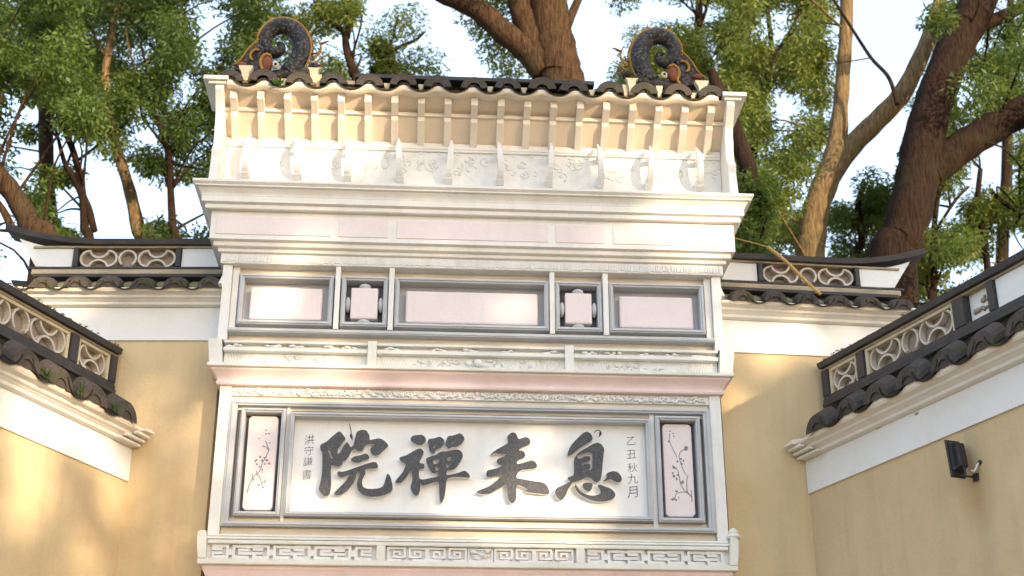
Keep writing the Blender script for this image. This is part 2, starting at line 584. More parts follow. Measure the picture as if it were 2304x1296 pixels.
for xa, xb in ((-0.993, -0.957), (-0.610, -0.572), (0.544, 0.580), (0.930, 0.969)):
    gpart(MB().box(xa, xb, -0.055, 0.089, 5.193, 5.6735), 'divider_post', 'white', 0.004)
for xa, xb in ((-1.727, -1.682), (1.678, 1.727)):
    gpart(MB().box(xa, xb, -0.010, 0.089, 5.193, 5.6735), 'divider_post', 'white', 0.004)
for z0, z1 in ((5.1085, 5.1590), (5.1935, 5.2250), (5.6130, 5.6725)):
    gpart(MB().box(-1.7260, 1.7260, 0.030, 0.0886, z0, z1), 'groove_lining', 'cream')
gpart(MB().box(-1.7275, 1.7275, -0.045, 0.089, 5.160, 5.1925).box(-1.7275, 1.7275, -0.052, -0.0445, 5.168, 5.183), 'sill_bar', 'grey', 0.003)


# relief ornaments -------------------------------------------------
def spiral(cx, cz, r0, r1, a0, turns, n=16):
    out = []
    for i in range(n):
        t = i / (n - 1)
        a = a0 + turns * 2 * math.pi * t
        r = r0 + (r1 - r0) * t
        out.append((cx + r * math.cos(a), cz + r * math.sin(a)))
    return out


def scroll_strip(mb, x0, x1, z0, z1, y, rad, seed):
    rnd = random.Random(seed)
    h = z1 - z0
    zc = (z0 + z1) / 2
    cl_ = lambda v: min(max(v, z0 + rad * .8), z1 - rad * .8)
    x = x0 + h * .45
    up = 1
    while x < x1 - h * .45:
        w = h * rnd.uniform(.8, 1.15)
        # running stem
        mb.tube([(x - w * .6 + w * 1.2 * i / 7, y + .004, cl_(zc + up * h * .36 * math.cos(i / 7 * math.pi))) for i in range(8)], [rad * .7] * 8, 5, .8)
        pts = spiral(x, zc - up * h * .08, h * .36, h * .08, rnd.uniform(0, 6.28), up * rnd.uniform(.55, 1.0), 11)
        mb.tube([(a, y, cl_(b2)) for a, b2 in pts], [rad * (.5 + .9 * math.sin(math.pi * min(1, (i + 1) / 9))) for i in range(11)], 5, 0.9)
        for _ in range(5):
            a0 = rnd.uniform(.5, 1.2) * rnd.choice((-1, 1)) + (0 if rnd.random() < .5 else math.pi)
            L = h * rnd.uniform(.22, .42)
            cx, cz = x + rnd.uniform(-.55, .55) * h, zc + rnd.uniform(-.30, .30) * h
            bend = rnd.uniform(-.4, .4)
            mb.tube([(cx + L * (t - .5) * math.cos(a0 + bend * t), y - .002, cl_(cz + L * (t - .5) * math.sin(a0 + bend * t))) for t in (0, .25, .5, .75, 1)], [rad * .3, rad * 1.0, rad * 1.3, rad * .9, rad * .2], 5, 0.8)
        x += w * .8
        up = -up


def cloud_relief(mb, x0, x1, z0, z1, y, seed, dense=1.0):
    rnd = random.Random(seed)
    n = int((x1 - x0) * 26 * dense)
    for _ in range(n):
        cx, cz = rnd.uniform(x0 + .02, x1 - .02), rnd.uniform(z0 + .012, z1 - .012)
        if rnd.random() < .55:
            mb.ball((cx, y, cz), (rnd.uniform(.010, .034), rnd.uniform(.008, .022), rnd.uniform(.007, .016)), 7, 4)
        else:
            pts = spiral(cx, cz, rnd.uniform(.012, .030), .006, rnd.uniform(0, 6.28), rnd.choice((-1, 1)) * rnd.uniform(.6, 1.2), 9)
            pts = [(a, min(max(b2, z0 + .004), z1 - .004)) for a, b2 in pts]
            mb.tube([(a, y, b2) for a, b2 in pts], .0055, 4, 1.0)


# upper balustrade (carved apron) above the rose cove
gpart(MB().box(-1.742, 1.742, 0.0, 0.088, 4.915, 5.095), 'apron_wall', 'white_relief')
for xa, xb, e in ((-1.842, -1.745, -1), (-0.742, -0.678, 0), (0.648, 0.712, 0), (1.745, 1.848, 1)):
    if e == 0:
        gpart(MB().box(xa, xb, -0.058, -0.0005, 4.914, 5.108), 'balustrade_post', 'white_rail', 0.005)
    else:
        o_ = abs(xb if e > 0 else xa)
        poly = [(1.745, 4.914), (o_ - .010, 4.914), (o_ - .004, 4.97), (o_ + .004, 5.03), (o_ + .012, 5.10), (1.760, 5.105), (1.752, 5.03)]
        gpart(MB().extrude([(e * a, z) for a, z in poly], lambda a, z, t: (a, t, z), -0.062, 0.4), 'balustrade_post', 'white_rail', 0.004)
spans = ((-1.744, -0.743), (-0.677, 0.647), (0.713, 1.744))
for k, (xa, xb) in enumerate(spans):
    gpart(MB().box(xa, xb, -0.045, -0.0005, 5.078, 5.097), 'top_rail', 'white_rail', 0.004)
    gpart(MB().box(xa, xb, -0.048, -0.0005, 5.018, 5.046), 'middle_rail', 'white_rail', 0.004)
    rnd = random.Random(k + 3)
    for j in range(5):
        cl = MB()
        cx = xa + (xb - xa) * (j + .5) / 5 + rnd.uniform(-.05, .05)
        for q_ in range(4):
            cl.ball((cx + (q_ - 1.5) * .026 + rnd.uniform(-.008, .008), -0.020, 5.058 + rnd.uniform(-.008, .010)), (rnd.uniform(.018, .032), .022, rnd.uniform(.008, .015)), 7, 4)
        gpart(cl, 'cloud_ornament', 'white_rail', 0, None, True)
    rl = MB()
    cloud_relief(rl, xa + .22, xb - .22, 4.925, 5.012, -0.004, 20 + k, 1.5)
    for e in (0, 1):                                   # slanted line ornament at both ends of each relief
        for j in range(9):
            q = xa + .03 + j * .020 if e == 0 else xb - .03 - j * .020
            d = .055 if e == 0 else -.055
            rl.tube([(q + d * .5, -0.001, 4.926), (q, -0.001, 5.008)], .0035, 4, 1.2)
    gpart(rl, 'cloud_relief', 'white_relief', 0, None, True)
# little broken figure in the middle
hd = MB().ball((0.035, -0.02, 4.972), (.030, .03, .028), 10, 7).ball((0.085, -0.012, 4.958), (.04, .02, .013), 9, 5).ball((-0.03, -0.008, 4.975), (.03, .015, .020), 8, 5)
gpart(hd, 'carved_head', 'white_relief', 0, None, True)

# rose cove
gpart(MB().sweep([(0.0, 4.913), (0.090, 4.913), (0.090, 4.8935), (0.084, 4.889), (0.066, 4.8885)], H, YB), 'shelf_moulding', 'white_rail')
cv = [(0.066, 4.888), (0.064, 4.876)]
for i in range(9):
    t = i / 8
    cv.append((0.020 + 0.044 * (1 - math.sin(t * math.pi / 2)) * 1.0, 4.874 - 0.072 * t))
cv += [(0.026, 4.799), (0.028, 4.790), (0.024, 4.777), (0.014, 4.773), (0.0, 4.7725), (-0.08, 4.7725)]
gpart(MB().sweep(cv, H, YB), 'rose_cove', 'pink_deep')

# ------------------------------------------------------------------ plaque bay
for s in (-1, 1):
    gpart(MB().box(min(s * 1.672, s * 1.750), max(s * 1.672, s * 1.750), 0.0, 0.55, 3.735, 4.772), 'pier', 'white', 0.004)
gpart(MB().box(-1.671, 1.671, 0.018, 0.0885, 4.711, 4.7715), 'carved_band', 'white_relief')
for k in range(3):
    st = MB()
    scroll_strip(st, -1.655 + k * 1.1, -1.655 + (k + 1) * 1.1, 4.713, 4.769, 0.014, 0.0095, 40 + k)
    gpart(st, 'scroll_relief', 'white_relief', 0, None, True)
for z0, z1 in ((3.7345, 3.7890), (3.8275, 3.8570), (4.6135, 4.6330), (4.6690, 4.7100)):
    gpart(MB().box(-1.6695, 1.6695, 0.042, 0.0886, z0, z1), 'groove_lining', 'cream')
fo = frame(-1.6705, 1.6705, 3.790, 4.668, 0.052, -0.006, 0.0885, 'outer_frame', 'grey', None, 0.034)
for xa, xb in ((-1.590, -1.282), (1.278, 1.592)):
    fr = frame(xa, xb, 3.858, 4.612, 0.030, -0.016, 0.0885, 'panel_frame', 'grey')
    gpart(MB().box(xa + .030, xb - .030, 0.078, 0.0882, 3.888, 4.582), 'recess_back', 'grey_dark', 0, fr)
    c = (xa + xb) / 2
    x0, x1, z0, z1, q = c - .101, c + .101, 3.908, 4.566, .018
    sl = gpart(MB().extrude([(x0 + q, z0), (x1 - q, z0), (x1, z0 + q), (x1, z1 - q), (x1 - q, z1), (x0 + q, z1), (x0, z1 - q), (x0, z0 + q)], lambda a, z, t: (a, t, z), 0.030, 0.0775), 'pink_panel', 'pink', 0.003)
    # painted blossom branch: a thin raised print
    bl = MB()
    yq = 0.0285
    if xa < 0:
        V = lambda u, v: (x0 + (u - 90) / 395 * (x1 - x0), yq, z1 - (v - 90) / 1045 * (z1 - z0))
        lines = [[(140, 950), (160, 860), (190, 800), (230, 755), (275, 715), (300, 660), (310, 610), (350, 560), (365, 510), (385, 480), (370, 440), (330, 370)],
                 [(385, 480), (345, 440), (300, 430)], [(240, 745), (285, 770), (320, 840), (345, 895)], [(320, 840), (355, 825), (370, 800)], [(190, 800), (190, 740)], [(250, 745), (240, 700)]]
        blobs = [(330, 250, 10), (370, 290, 10), (330, 290, 9), (245, 345, 8), (390, 390, 9), (305, 430, 9), (270, 550, 14), (235, 585, 14), (215, 600, 12), (300, 590, 16), (330, 560, 12), (365, 590, 15), (395, 620, 15), (345, 625, 13), (240, 630, 13), (275, 660, 12), (315, 695, 13), (315, 725, 10), (205, 805, 12), (290, 860, 13), (345, 890, 11), (300, 915, 10), (370, 805, 9), (355, 830, 9)]
    else:
        V = lambda u, v: (x0 + (u - 225) / 325 * (x1 - x0), yq, z1 - (v - 165) / 955 * (z1 - z0))
        lines = [[(518, 970), (515, 920), (480, 880), (470, 850), (470, 780), (480, 720), (490, 700)], [(470, 700), (430, 620), (410, 560), (400, 500), (420, 455), (460, 430)],
                 [(515, 920), (470, 880), (420, 870), (350, 890), (330, 940)], [(480, 880), (430, 840), (400, 780), (390, 710), (375, 640)], [(375, 515), (330, 420), (300, 350), (305, 260)], [(520, 930), (515, 850)]]
        blobs = [(310, 240, 10), (345, 260, 9), (350, 295, 9), (290, 350, 12), (475, 420, 24), (495, 410, 14), (380, 555, 14), (420, 530, 13), (450, 550, 13), (425, 580, 15), (335, 615, 17), (355, 630, 13), (315, 680, 14), (330, 715, 19), (365, 735, 17), (375, 700, 13), (420, 770, 20), (435, 775, 11), (350, 865, 15), (320, 940, 17), (345, 955, 13), (300, 950, 12), (375, 930, 9)]
    for ln in lines:
        bl.tube([V(*p) for p in cat_rom(ln, 3)], 0.0030, 4, 0.5)
    for u, v, r_ in blobs:
        c3 = V(u, v)
        k_ = (x1 - x0) / 360
        for _ in range(3):
            bl.ball((c3[0] + random.uniform(-.5, .5) * r_ * k_, yq, c3[2] + random.uniform(-.5, .5) * r_ * k_), (r_ * k_ * random.uniform(.6, 1.0), .0014, r_ * k_ * random.uniform(.6, 1.0)), 7, 4)
    gpart(bl, 'blossom_painting', 'blossom_ink', 0, sl)
for xa, xb in ((-1.281, -1.256), (1.244, 1.277)):
    gpart(MB().box(xa, xb, 0.022, 0.0885, 3.8245, 4.6335), 'divider_post', 'white', 0.003)

# ------------------------------------------------------------------ name plaque
plaque = thing('name_plaque', 'wide white name plaque with four large raised dark calligraphy characters in a grey frame', 'sign', (0, 0.03, 3.86))
PY = 0.056
frame(-1.2555, 1.2435, 3.862, 4.590, 0.032, -0.016, 0.0884, 'plaque_frame', 'grey', plaque)
MB().box(-1.223, 1.211, PY, 0.088, 3.8945, 4.5575).build('board', 'board', plaque)


def zl(pts):   # left enlargement of the photograph -> photo pixels -> (x, z) on the board front
    o = []
    for u, v in pts:
        q = at(650 + u / 5.183, 930 + v / 5.183, PY - 0.05)
        o.append((q.x, q.z))
    return o


def zr(pts):
    return zl([(u + 400 * 5.183, v) for u, v in pts])


glyphs = [
    ('dark raised character at the left end of the plaque', zl, [
        [(362, 372), (395, 345), (430, 335), (500, 270), (560, 220), (592, 205), (625, 235), (665, 295), (630, 330), (600, 370), (565, 420), (570, 475), (600, 450), (635, 380), (672, 328), (700, 355), (722, 395), (750, 370), (765, 320), (780, 250), (790, 210), (850, 185), (905, 195), (940, 250), (940, 310), (985, 300), (1055, 285), (1110, 310), (1165, 370), (1130, 405), (1090, 440), (1050, 480), (1000, 492), (960, 465), (945, 410), (985, 375), (1000, 350), (925, 352), (885, 375), (855, 440), (800, 435), (770, 405), (725, 435), (712, 470), (690, 510), (660, 548), (630, 552), (615, 600), (580, 620), (520, 605), (492, 590), (488, 700), (492, 800), (485, 900), (470, 945), (425, 968), (395, 950), (345, 885), (362, 820), (380, 740), (388, 640), (390, 520), (388, 450), (365, 415)],
        [(443, 408), (490, 400), (495, 420), (488, 450), (500, 490), (515, 525), (490, 530), (475, 480), (460, 440)],
        [(725, 525), (760, 500), (830, 485), (905, 460), (945, 510), (920, 535), (870, 545), (820, 572), (760, 568), (725, 545)],
        [(562, 690), (575, 672), (620, 680), (680, 665), (760, 635), (850, 605), (920, 580), (1000, 560), (1030, 580), (1042, 625), (1010, 640), (930, 640), (880, 650), (898, 695), (875, 725), (850, 790), (860, 850), (900, 875), (980, 878), (1060, 870), (1100, 845), (1120, 790), (1145, 690), (1185, 730), (1215, 860), (1195, 910), (1130, 945), (1040, 965), (940, 970), (860, 945), (815, 905), (795, 860), (795, 800), (815, 740), (835, 680), (800, 665), (790, 700), (770, 770), (735, 830), (680, 900), (610, 945), (555, 955), (530, 940), (535, 915), (590, 860), (660, 790), (710, 720), (690, 710), (640, 735), (600, 745), (570, 720)]]),
    ('dark raised character second from the left', zl, [
        [(1415, 290), (1440, 260), (1480, 250), (1565, 245), (1605, 300), (1580, 340), (1540, 365), (1500, 362), (1440, 335)],
        [(1285, 520), (1300, 505), (1360, 490), (1430, 450), (1500, 410), (1545, 405), (1575, 445), (1560, 490), (1520, 560), (1530, 578), (1580, 585), (1580, 640), (1530, 645), (1515, 670), (1520, 760), (1560, 770), (1640, 755), (1740, 735), (1742, 680), (1700, 695), (1660, 690), (1630, 630), (1600, 560), (1600, 520), (1650, 500), (1720, 480), (1770, 440), (1850, 440), (1960, 415), (2010, 435), (2035, 490), (2000, 560), (1945, 640), (1890, 660), (1840, 665), (1835, 720), (1890, 712), (1980, 690), (2050, 660), (2095, 695), (2115, 735), (2090, 745), (1980, 735), (1900, 740), (1840, 760), (1830, 860), (1815, 980), (1785, 1040), (1765, 1035), (1755, 960), (1752, 860), (1750, 790), (1660, 805), (1590, 835), (1550, 835), (1530, 800), (1530, 900), (1510, 945), (1480, 960), (1440, 930), (1415, 850), (1440, 790), (1440, 730), (1435, 650), (1400, 690), (1370, 740), (1310, 810), (1260, 810), (1235, 795), (1270, 750), (1330, 680), (1370, 590), (1310, 560)],
        [(1675, 545), (1720, 530), (1755, 540), (1750, 575), (1690, 595)], [(1700, 620), (1750, 605), (1755, 650), (1720, 670)],
        [(1845, 515), (1890, 490), (1905, 515), (1880, 550), (1845, 545)], [(1835, 590), (1870, 570), (1880, 600), (1850, 640), (1835, 620)],
        [(1618, 310), (1645, 290), (1690, 290), (1760, 265), (1810, 300), (1815, 335), (1780, 395), (1720, 420), (1690, 470), (1660, 460), (1635, 420), (1625, 360)], [(1675, 360), (1715, 348), (1727, 370), (1690, 408)],
        [(1835, 310), (1855, 260), (1920, 255), (2005, 222), (2055, 290), (2020, 350), (1960, 385), (1900, 385), (1865, 410), (1840, 385), (1820, 345)], [(1890, 320), (1925, 302), (1935, 325), (1905, 360)]]),
    ('dark raised character third from the left', zr, [
        [(470, 270), (500, 235), (540, 215), (580, 235), (605, 300), (640, 285), (700, 270), (735, 295), (748, 335), (730, 360), (640, 395), (600, 430), (660, 432), (690, 480), (670, 515), (590, 545), (585, 590), (640, 580), (720, 555), (770, 543), (805, 570), (825, 605), (810, 635), (740, 645), (640, 655), (595, 690), (575, 750), (640, 760), (760, 785), (905, 803), (945, 850), (972, 910), (955, 940), (880, 935), (760, 920), (680, 905), (718, 880), (650, 845), (585, 825), (580, 900), (582, 980), (570, 1020), (535, 1045), (500, 1025), (478, 970), (472, 880), (465, 815), (420, 850), (350, 890), (270, 935), (190, 942), (130, 925), (112, 908), (180, 880), (260, 850), (330, 800), (390, 750), (440, 715), (400, 710), (330, 730), (265, 745), (235, 735), (228, 690), (245, 660), (320, 645), (400, 625), (420, 600), (370, 590), (345, 555), (370, 520), (440, 500), (480, 465), (400, 470), (330, 455), (265, 490), (330, 430), (420, 380), (485, 345), (480, 300)]]),
    ('dark raised character at the right end of the plaque', zr, [
        [(1175, 495), (1180, 450), (1215, 370), (1280, 300), (1350, 230), (1400, 208), (1450, 230), (1475, 290), (1455, 320), (1400, 350), (1340, 385), (1280, 430), (1220, 480)],
        [(1278, 480), (1340, 430), (1400, 400), (1460, 360), (1530, 335), (1570, 355), (1610, 410), (1595, 500), (1585, 620), (1575, 720), (1560, 780), (1520, 800), (1480, 785), (1450, 745), (1400, 735), (1340, 770), (1280, 790), (1240, 800), (1215, 830), (1185, 880), (1160, 950), (1120, 1005), (1085, 1005), (1045, 960), (1030, 920), (1045, 870), (1110, 840), (1180, 810), (1215, 790), (1190, 775), (1175, 745), (1210, 735), (1250, 720), (1255, 640), (1250, 540)],
        [(1285, 488), (1350, 470), (1465, 435), (1470, 560), (1462, 650), (1430, 660), (1345, 690), (1340, 665), (1400, 650), (1445, 640), (1440, 585), (1400, 580), (1345, 600), (1330, 575), (1400, 560), (1445, 545), (1440, 500), (1395, 490), (1330, 520), (1305, 530)],
        [(1350, 830), (1372, 806), (1430, 806), (1470, 812), (1468, 860), (1440, 905), (1400, 900), (1365, 870)],
        [(1270, 818), (1300, 870), (1350, 920), (1430, 955), (1520, 955), (1565, 930), (1555, 880), (1525, 835), (1560, 825), (1610, 850), (1680, 870), (1730, 920), (1738, 960), (1700, 1000), (1620, 1022), (1530, 1025), (1430, 1000), (1350, 960), (1290, 910), (1260, 850)],
        [(1590, 790), (1640, 740), (1625, 710), (1650, 685), (1710, 668), (1760, 680), (1800, 720), (1815, 770), (1790, 800), (1740, 795), (1680, 760), (1630, 780)]]),
]
for lab, fn, polys in glyphs:
    me = curve_mesh([fn(chaikin(p, 1)) for p in polys], 0.006, 'calligraphy_character')
    o = mesh_obj('calligraphy_character', me, 'glyph', plaque)
    o.location = (0, PY - 0.044, 0)
    o['label'] = lab
    me2 = curve_mesh([fn(chaikin(p, 1)) for p in polys], 0.0375, "character_edge")   # pale cut edge of the carved letter
    e = mesh_obj('character_edge', me2, 'board', o)
    c_ = sum((Vector((a, 0, z)) for a, z in fn(polys[0])), Vector()) / len(polys[0])
    e.matrix_parent_inverse = Matrix.Identity(4)
    e.location = (0, 0.0062, 0)


def small_char(ch, px, py, size):
    cu = bpy.data.curves.new('inscription', 'FONT')
    cu.body = ch
    cu.size = size
    cu.align_x = 'CENTER'
    cu.align_y = 'CENTER'
    cu.extrude = 0.001
    cu.offset = -0.0011
    cu.resolution_u = 3
    tmp = bpy.data.objects.new('inscription', cu)
    me = bpy.data.meshes.new_from_object(tmp)
    bpy.data.objects.remove(tmp)
    sh = 0.12
    me.transform(Matrix(((1, 0, 0, 0), (0, 0, -1, 0), (sh, 1, 0, 0), (0, 0, 0, 1))))
    if len(me.vertices):
        xs = [v.co for v in me.vertices]
        cx = (min(c.x for c in xs) + max(c.x for c in xs)) / 2
        cz = (min(c.z for c in xs) + max(c.z for c in xs)) / 2
        me.transform(Matrix.Translation((-cx, 0, -cz)))
    o = mesh_obj('inscription_character', me, 'ink', plaque)
    o.location = at(px, py, PY - 0.0012)
    return o


for ch, px, py, s in (('乙', 1420, 992, .075), ('丑', 1421, 1022, .075), ('秋', 1423, 1052, .072), ('九', 1424, 1078, .078), ('月', 1423, 1107, .092),
                      ('洪', 696, 989, .075), ('守', 695, 1014, .072), ('謙', 693, 1038, .070), ('書', 690, 1068, .075)):
    small_char(ch, px, py, s)

# two bent wires left in the plaque
for pts, lab in (([(787, 953), (788, 962), (790, 972), (790, 981), (793, 990)], 'short bent black wire sticking out above the leftmost character'),
                 ([(1337, 974), (1342, 969), (1349, 969), (1351, 975), (1348, 983)], 'curled black wire hook above the rightmost character')):
    w_ = MB().tube([at(a, b2, PY - .03 - .004 * i) for i, (a, b2) in enumerate(cat_rom(pts, 3))], [.0032] * 8 + [.0075, .010, .008, .004, .003], 6)
    wo = w_.build('wire_hook', 'metal_black', None, 0, True)
    tag(wo, lab, 'hook', 'wires left in the plaque')

# ------------------------------------------------------------------ lower fretwork balustrade
gpart(MB().box(-1.7495, 1.7495, 0.005, 0.6, 3.505, 3.733), 'apron_wall', 'white_relief')
gpart(MB().sweep([(-0.02, 3.733), (0.012, 3.733), (0.014, 3.720), (0.004, 3.717), (0.020, 3.714), (0.021, 3.700), (0.006, 3.697), (-0.02, 3.697)], H - .02, YB), 'rail_moulding', 'white_rail')
gpart(MB().box(-1.735, 1.735, -0.036, 0.0045, 3.664, 3.690), 'top_rail', 'white_rail', 0.006)
for xa, xb in ((-0.625, -0.566), (0.705, 0.762)):
    gpart(MB().box(xa, xb, -0.040, 0.0045, 3.564, 3.6635), 'balustrade_post', 'white_rail', 0.004)
    c = (xa + xb) / 2
    gpart(MB().extrude([(c - .10, 3.691), (c + .10, 3.691), (c + .05, 3.704), (c + .035, 3.716), (c - .035, 3.716), (c - .05, 3.704)], lambda a, z, t: (a, t, z), -0.040, -0.0225), 'post_cap', 'white_rail', 0.003)
for e in (-1, 1):
    poly = [(1.737, 3.562), (1.790, 3.562), (1.800, 3.62), (1.806, 3.69), (1.806, 3.735), (1.790, 3.748), (1.752, 3.748), (1.745, 3.68)]
    gpart(MB().extrude([(e * a, z) for a, z in poly], lambda a, z, t: (a, t, z), -0.050, 0.3), 'balustrade_post', 'white_rail', 0.005)
fin = MB()
for r0, r1, z0, z1 in ((.046, .046, 3.748, 3.758), (.052, .034, 3.758, 3.785), (.036, .036, 3.785, 3.795), (.034, .022, 3.795, 3.815), (.022, .004, 3.815, 3.826)):
    fin.tube([(1.782, -0.005, z0), (1.782, -0.005, z1)], [r0, r1], 14)
gpart(fin, 'finial', 'white_rail', 0.002)
gpart(MB().sweep([(0.0, 3.5635), (0.042, 3.5635), (0.042, 3.531), (0.036, 3.526), (0.010, 3.5255)], H, YB), 'shelf_moulding', 'white_rail')
cv = [(0.010, 3.525), (0.012, 3.505), (0.006, 3.495)]
cv += [(-0.02 + 0.024 * (1 - math.sin(i / 6 * math.pi / 2)), 3.490 - 0.10 * i / 6) for i in range(7)]
cv += [(0.0, 3.384), (0.0, 3.365), (-.06, 3.362)]
gpart(MB().sweep(cv, H, YB), 'rose_cove', 'pink_deep')


def strokes(mb, segs, x0, z0, sx, sz, y0, y1, w):
    """raised square-cut bars along grid strokes"""
    for pts in segs:
        for (a, b2), (c, d) in zip(pts[:-1], pts[1:]):
            xa, xb = sorted((x0 + a * sx, x0 + c * sx))
            za, zb = sorted((z0 + b2 * sz, z0 + d * sz))
            mb.box(xa - w, xb + w, y0 + random.uniform(-.0004, .0004), y1, za - w, zb + w)


Z0, SZ = 3.5785, 0.0365
US = [[(0, 1.42), (0, 2), (2, 2), (2, 0), (0, 0), (0, .72), (1.1, .72)], [(0, 1.42), (1.1, 1.42)]]
UC = [[(2, 1.95), (0, 1.95), (0, 0), (2, 0)], [(.85, 1.3), (.85, .68), (2.05, .68)], [(.85, 1.3), (2.05, 1.3)]]
for xa, xb in ((-1.712, -0.640), (0.778, 1.722)):
    n = 8 if xa < 0 else 7
    wd = (xb - xa) / n
    for k in range(n):
        u = list(US if k % 2 == 0 else UC)
        if k < n - 1:
            u = u + ([[(2, 1.15), (2.9, 1.15)], [(2, .62), (2.9, .62)]] if k % 2 == 0 else [[(2.05, .68), (2.9, .68)], [(2.0, 1.9), (2.9, 1.9)]])
        fb = MB()
        strokes(fb, u, xa + k * wd + .014, Z0, wd / 2.9, SZ, -0.017, 0.0046, .0102)
        gpart(fb, 'fret_motif', 'white_relief', 0.0025)
SPI = [[(0, 0), (0, 4), (4, 4), (4, 1), (1.4, 1), (1.4, 2.8), (2.8, 2.8), (2.8, 1.9)], [(0, 0), (3, 0)]]
xs = [-0.548 + .132 * k for k in range(4)] + [0.165 + .132 * k for k in range(4)]
for k, xa in enumerate(xs):
    u = SPI if k % 2 == 0 else [[(4.4 - a, b2) for a, b2 in q] for q in SPI]
    fb = MB()
    strokes(fb, u, xa, 3.5745, .0275, .0195, -0.015, 0.0046, .0076)
    gpart(fb, 'fret_spiral', 'white_relief', 0.002)
fb = MB()
strokes(fb, [[(0, 0), (0, 4), (5.2, 4), (5.2, 0), (0, 0)]], -0.012, 3.5745, .030, .0195, -0.010, 0.0046, .005)
gpart(fb, 'fret_border', 'white_relief')
rl = MB()
cloud_relief(rl, -0.005, 0.14, 3.58, 3.65, -0.004, 77, 5)
gpart(rl, 'cloud_relief', 'white_relief', 0, None, True)

# ------------------------------------------------------------------ eave of the gate
ZC = 6.2405
gpart(MB().box(-1.86, 1.86, 0.0, 0.0195, ZC, 6.655), 'relief_frieze', 'white_relief')
gpart(MB().box(-1.86, 1.86, -0.020, 0.0195, 6.6555, 6.725).box(-1.86, 1.86, -0.026, -0.0195, 6.672, 6.702), 'frieze_moulding', 'white', 0.004)
den = MB()
for k in range(27):
    x = -1.80 + k * .139
    den.box(x - .012, x + .012, -0.006, -0.0003, 6.636, 6.6545)
gpart(den, 'dentil', 'white_relief')
rl = MB()
for k in range(10):
    cx = -1.55 + k * .3745
    rnd = random.Random(k)
    for _ in range(9):
        pts = spiral(cx + rnd.uniform(-.14, .14), rnd.uniform(6.47, 6.62), rnd.uniform(.02, .05), .01, rnd.uniform(0, 6.28), rnd.choice((-1, 1)) * rnd.uniform(.5, 1.1), 10)
        rl.tube([(a, -0.001, min(b2, 6.632)) for a, b2 in pts], .005, 4, .9)
gpart(rl, 'scroll_relief', 'white_relief', 0, None, True)
# crescent brackets standing out of the frieze
for k in range(10):
    x = -1.690 + k * 0.3742
    outer, inner = [], []
    for i in range(13):
        t = i / 12
        a = R(-78 + 150 * t)
        yo, zo = -0.050 - 0.092 * math.cos(a), 6.560 + 0.150 * math.sin(a)
        th = 0.012 + 0.040 * math.sin(math.pi * min(1, t * 1.02 + .02)) * (1.1 if t < .6 else 1)
        nrm = (-math.cos(a), math.sin(a))
        outer.append((yo + nrm[0] * th * .5, zo + nrm[1] * th * .5))
        inner.append((yo - nrm[0] * th * .5, zo - nrm[1] * th * .5))
    tip = [(-0.075, 6.728)]
    w = 0.020 + .003 * random.random()
    mbk = MB().extrude(outer + tip + inner[::-1], lambda y, z, t: (t, y, z), x - w, x + w)
    mbk.extrude([(-0.001, 6.39), (-0.075, 6.40), (-0.10, 6.43), (-0.07, 6.45), (-0.001, 6.44)], lambda y, z, t: (t, y, z), x - w * 1.3, x + w * 1.3)
    mbk.box(x - w * .8, x + w * .8, -0.072, -0.0005, 6.60, 6.64)
    # the bracket is a leaf: widest in the middle, drawn out to a point above
    for i_, (vx, vy, vz) in enumerate(mbk.v):
        k_ = 1.0 if vz < 6.52 else max(.22, 1.15 - 5.0 * max(0, vz - 6.56))
        mbk.v[i_] = (x + .010 * (vz - 6.5) / .2 * (-1) ** k + (vx - x) * min(1, k_), vy, vz)
    gpart(mbk, 'crescent_bracket', 'white', 0.005)
# soffit boards and two tiers of rafters
def slab_q(y0, z0, y1, z1, t, name, mat):
    return gpart(MB().extrude([(y0, z0), (y1, z1), (y1, z1 + t), (y0, z0 + t)], lambda y, z, q: (q, y, z), -1.862, 1.862), name, mat)


slab_q(-0.0005, 6.7265, -0.155, 6.862, 0.012, 'soffit_board', 'soffit')
slab_q(-0.130, 6.893, -0.310, 6.992, 0.012, 'soffit_board', 'soffit')
gpart(MB().box(-1.862, 1.862, -0.180, -0.128, 6.866, 6.8915), 'purlin', 'rafter')
for k in range(19):
    x = -1.795 + k * .1972
    w = .0255
    gpart(MB().extrude([(-0.002, 6.672), (-0.176, 6.824), (-0.176, 6.874), (-0.160, 6.880), (-0.002, 6.735)], lambda y, z, q: (q, y, z), x - w, x + w), 'rafter', 'rafter', 0.002)
    gpart(MB().extrude([(-0.1805, 6.858), (-0.288, 6.908), (-0.288, 6.974), (-0.1805, 6.916)], lambda y, z, q: (q, y, z), x - w, x + w), 'rafter', 'rafter', 0.002)
# bargeboards with a stepped cap
for s in (-1, 1):
    poly = [(-0.255, ZC + .002), (-0.238, 6.36), (-0.225, 6.44), (-0.240, 6.50), (-0.195, 6.56), (-0.190, 6.64), (-0.205, 6.70), (-0.200, 6.76), (-0.225, 6.82), (-0.270, 6.88), (-0.335, 6.955), (-0.335, 6.985), (-0.10, 7.06), (0.3, 7.06), (0.3, ZC + .002)]
    a, b2 = (1.863, 1.925)
    gpart(MB().extrude(poly, lambda y, z, q: (s * q, y, z), a, b2), 'bargeboard', 'white', 0.006)
    gpart(MB().box(min(s * 1.845, s * 1.975), max(s * 1.845, s * 1.975), -0.350, 0.1, 6.987, 7.010).box(min(s * 1.83, s * 2.01), max(s * 1.83, s * 2.01), -0.372, 0.1, 7.0105, 7.045), 'bargeboard_cap', 'white_rail', 0.004)

# tiled roof of the gate
TX = [-1.82 + .2548 * k for k in range(15)]
ye, ze = -0.345, 6.985


def wave(x):
    return 0.5 + 0.5 * math.cos((x - TX[0]) / .2548 * 2 * math.pi)


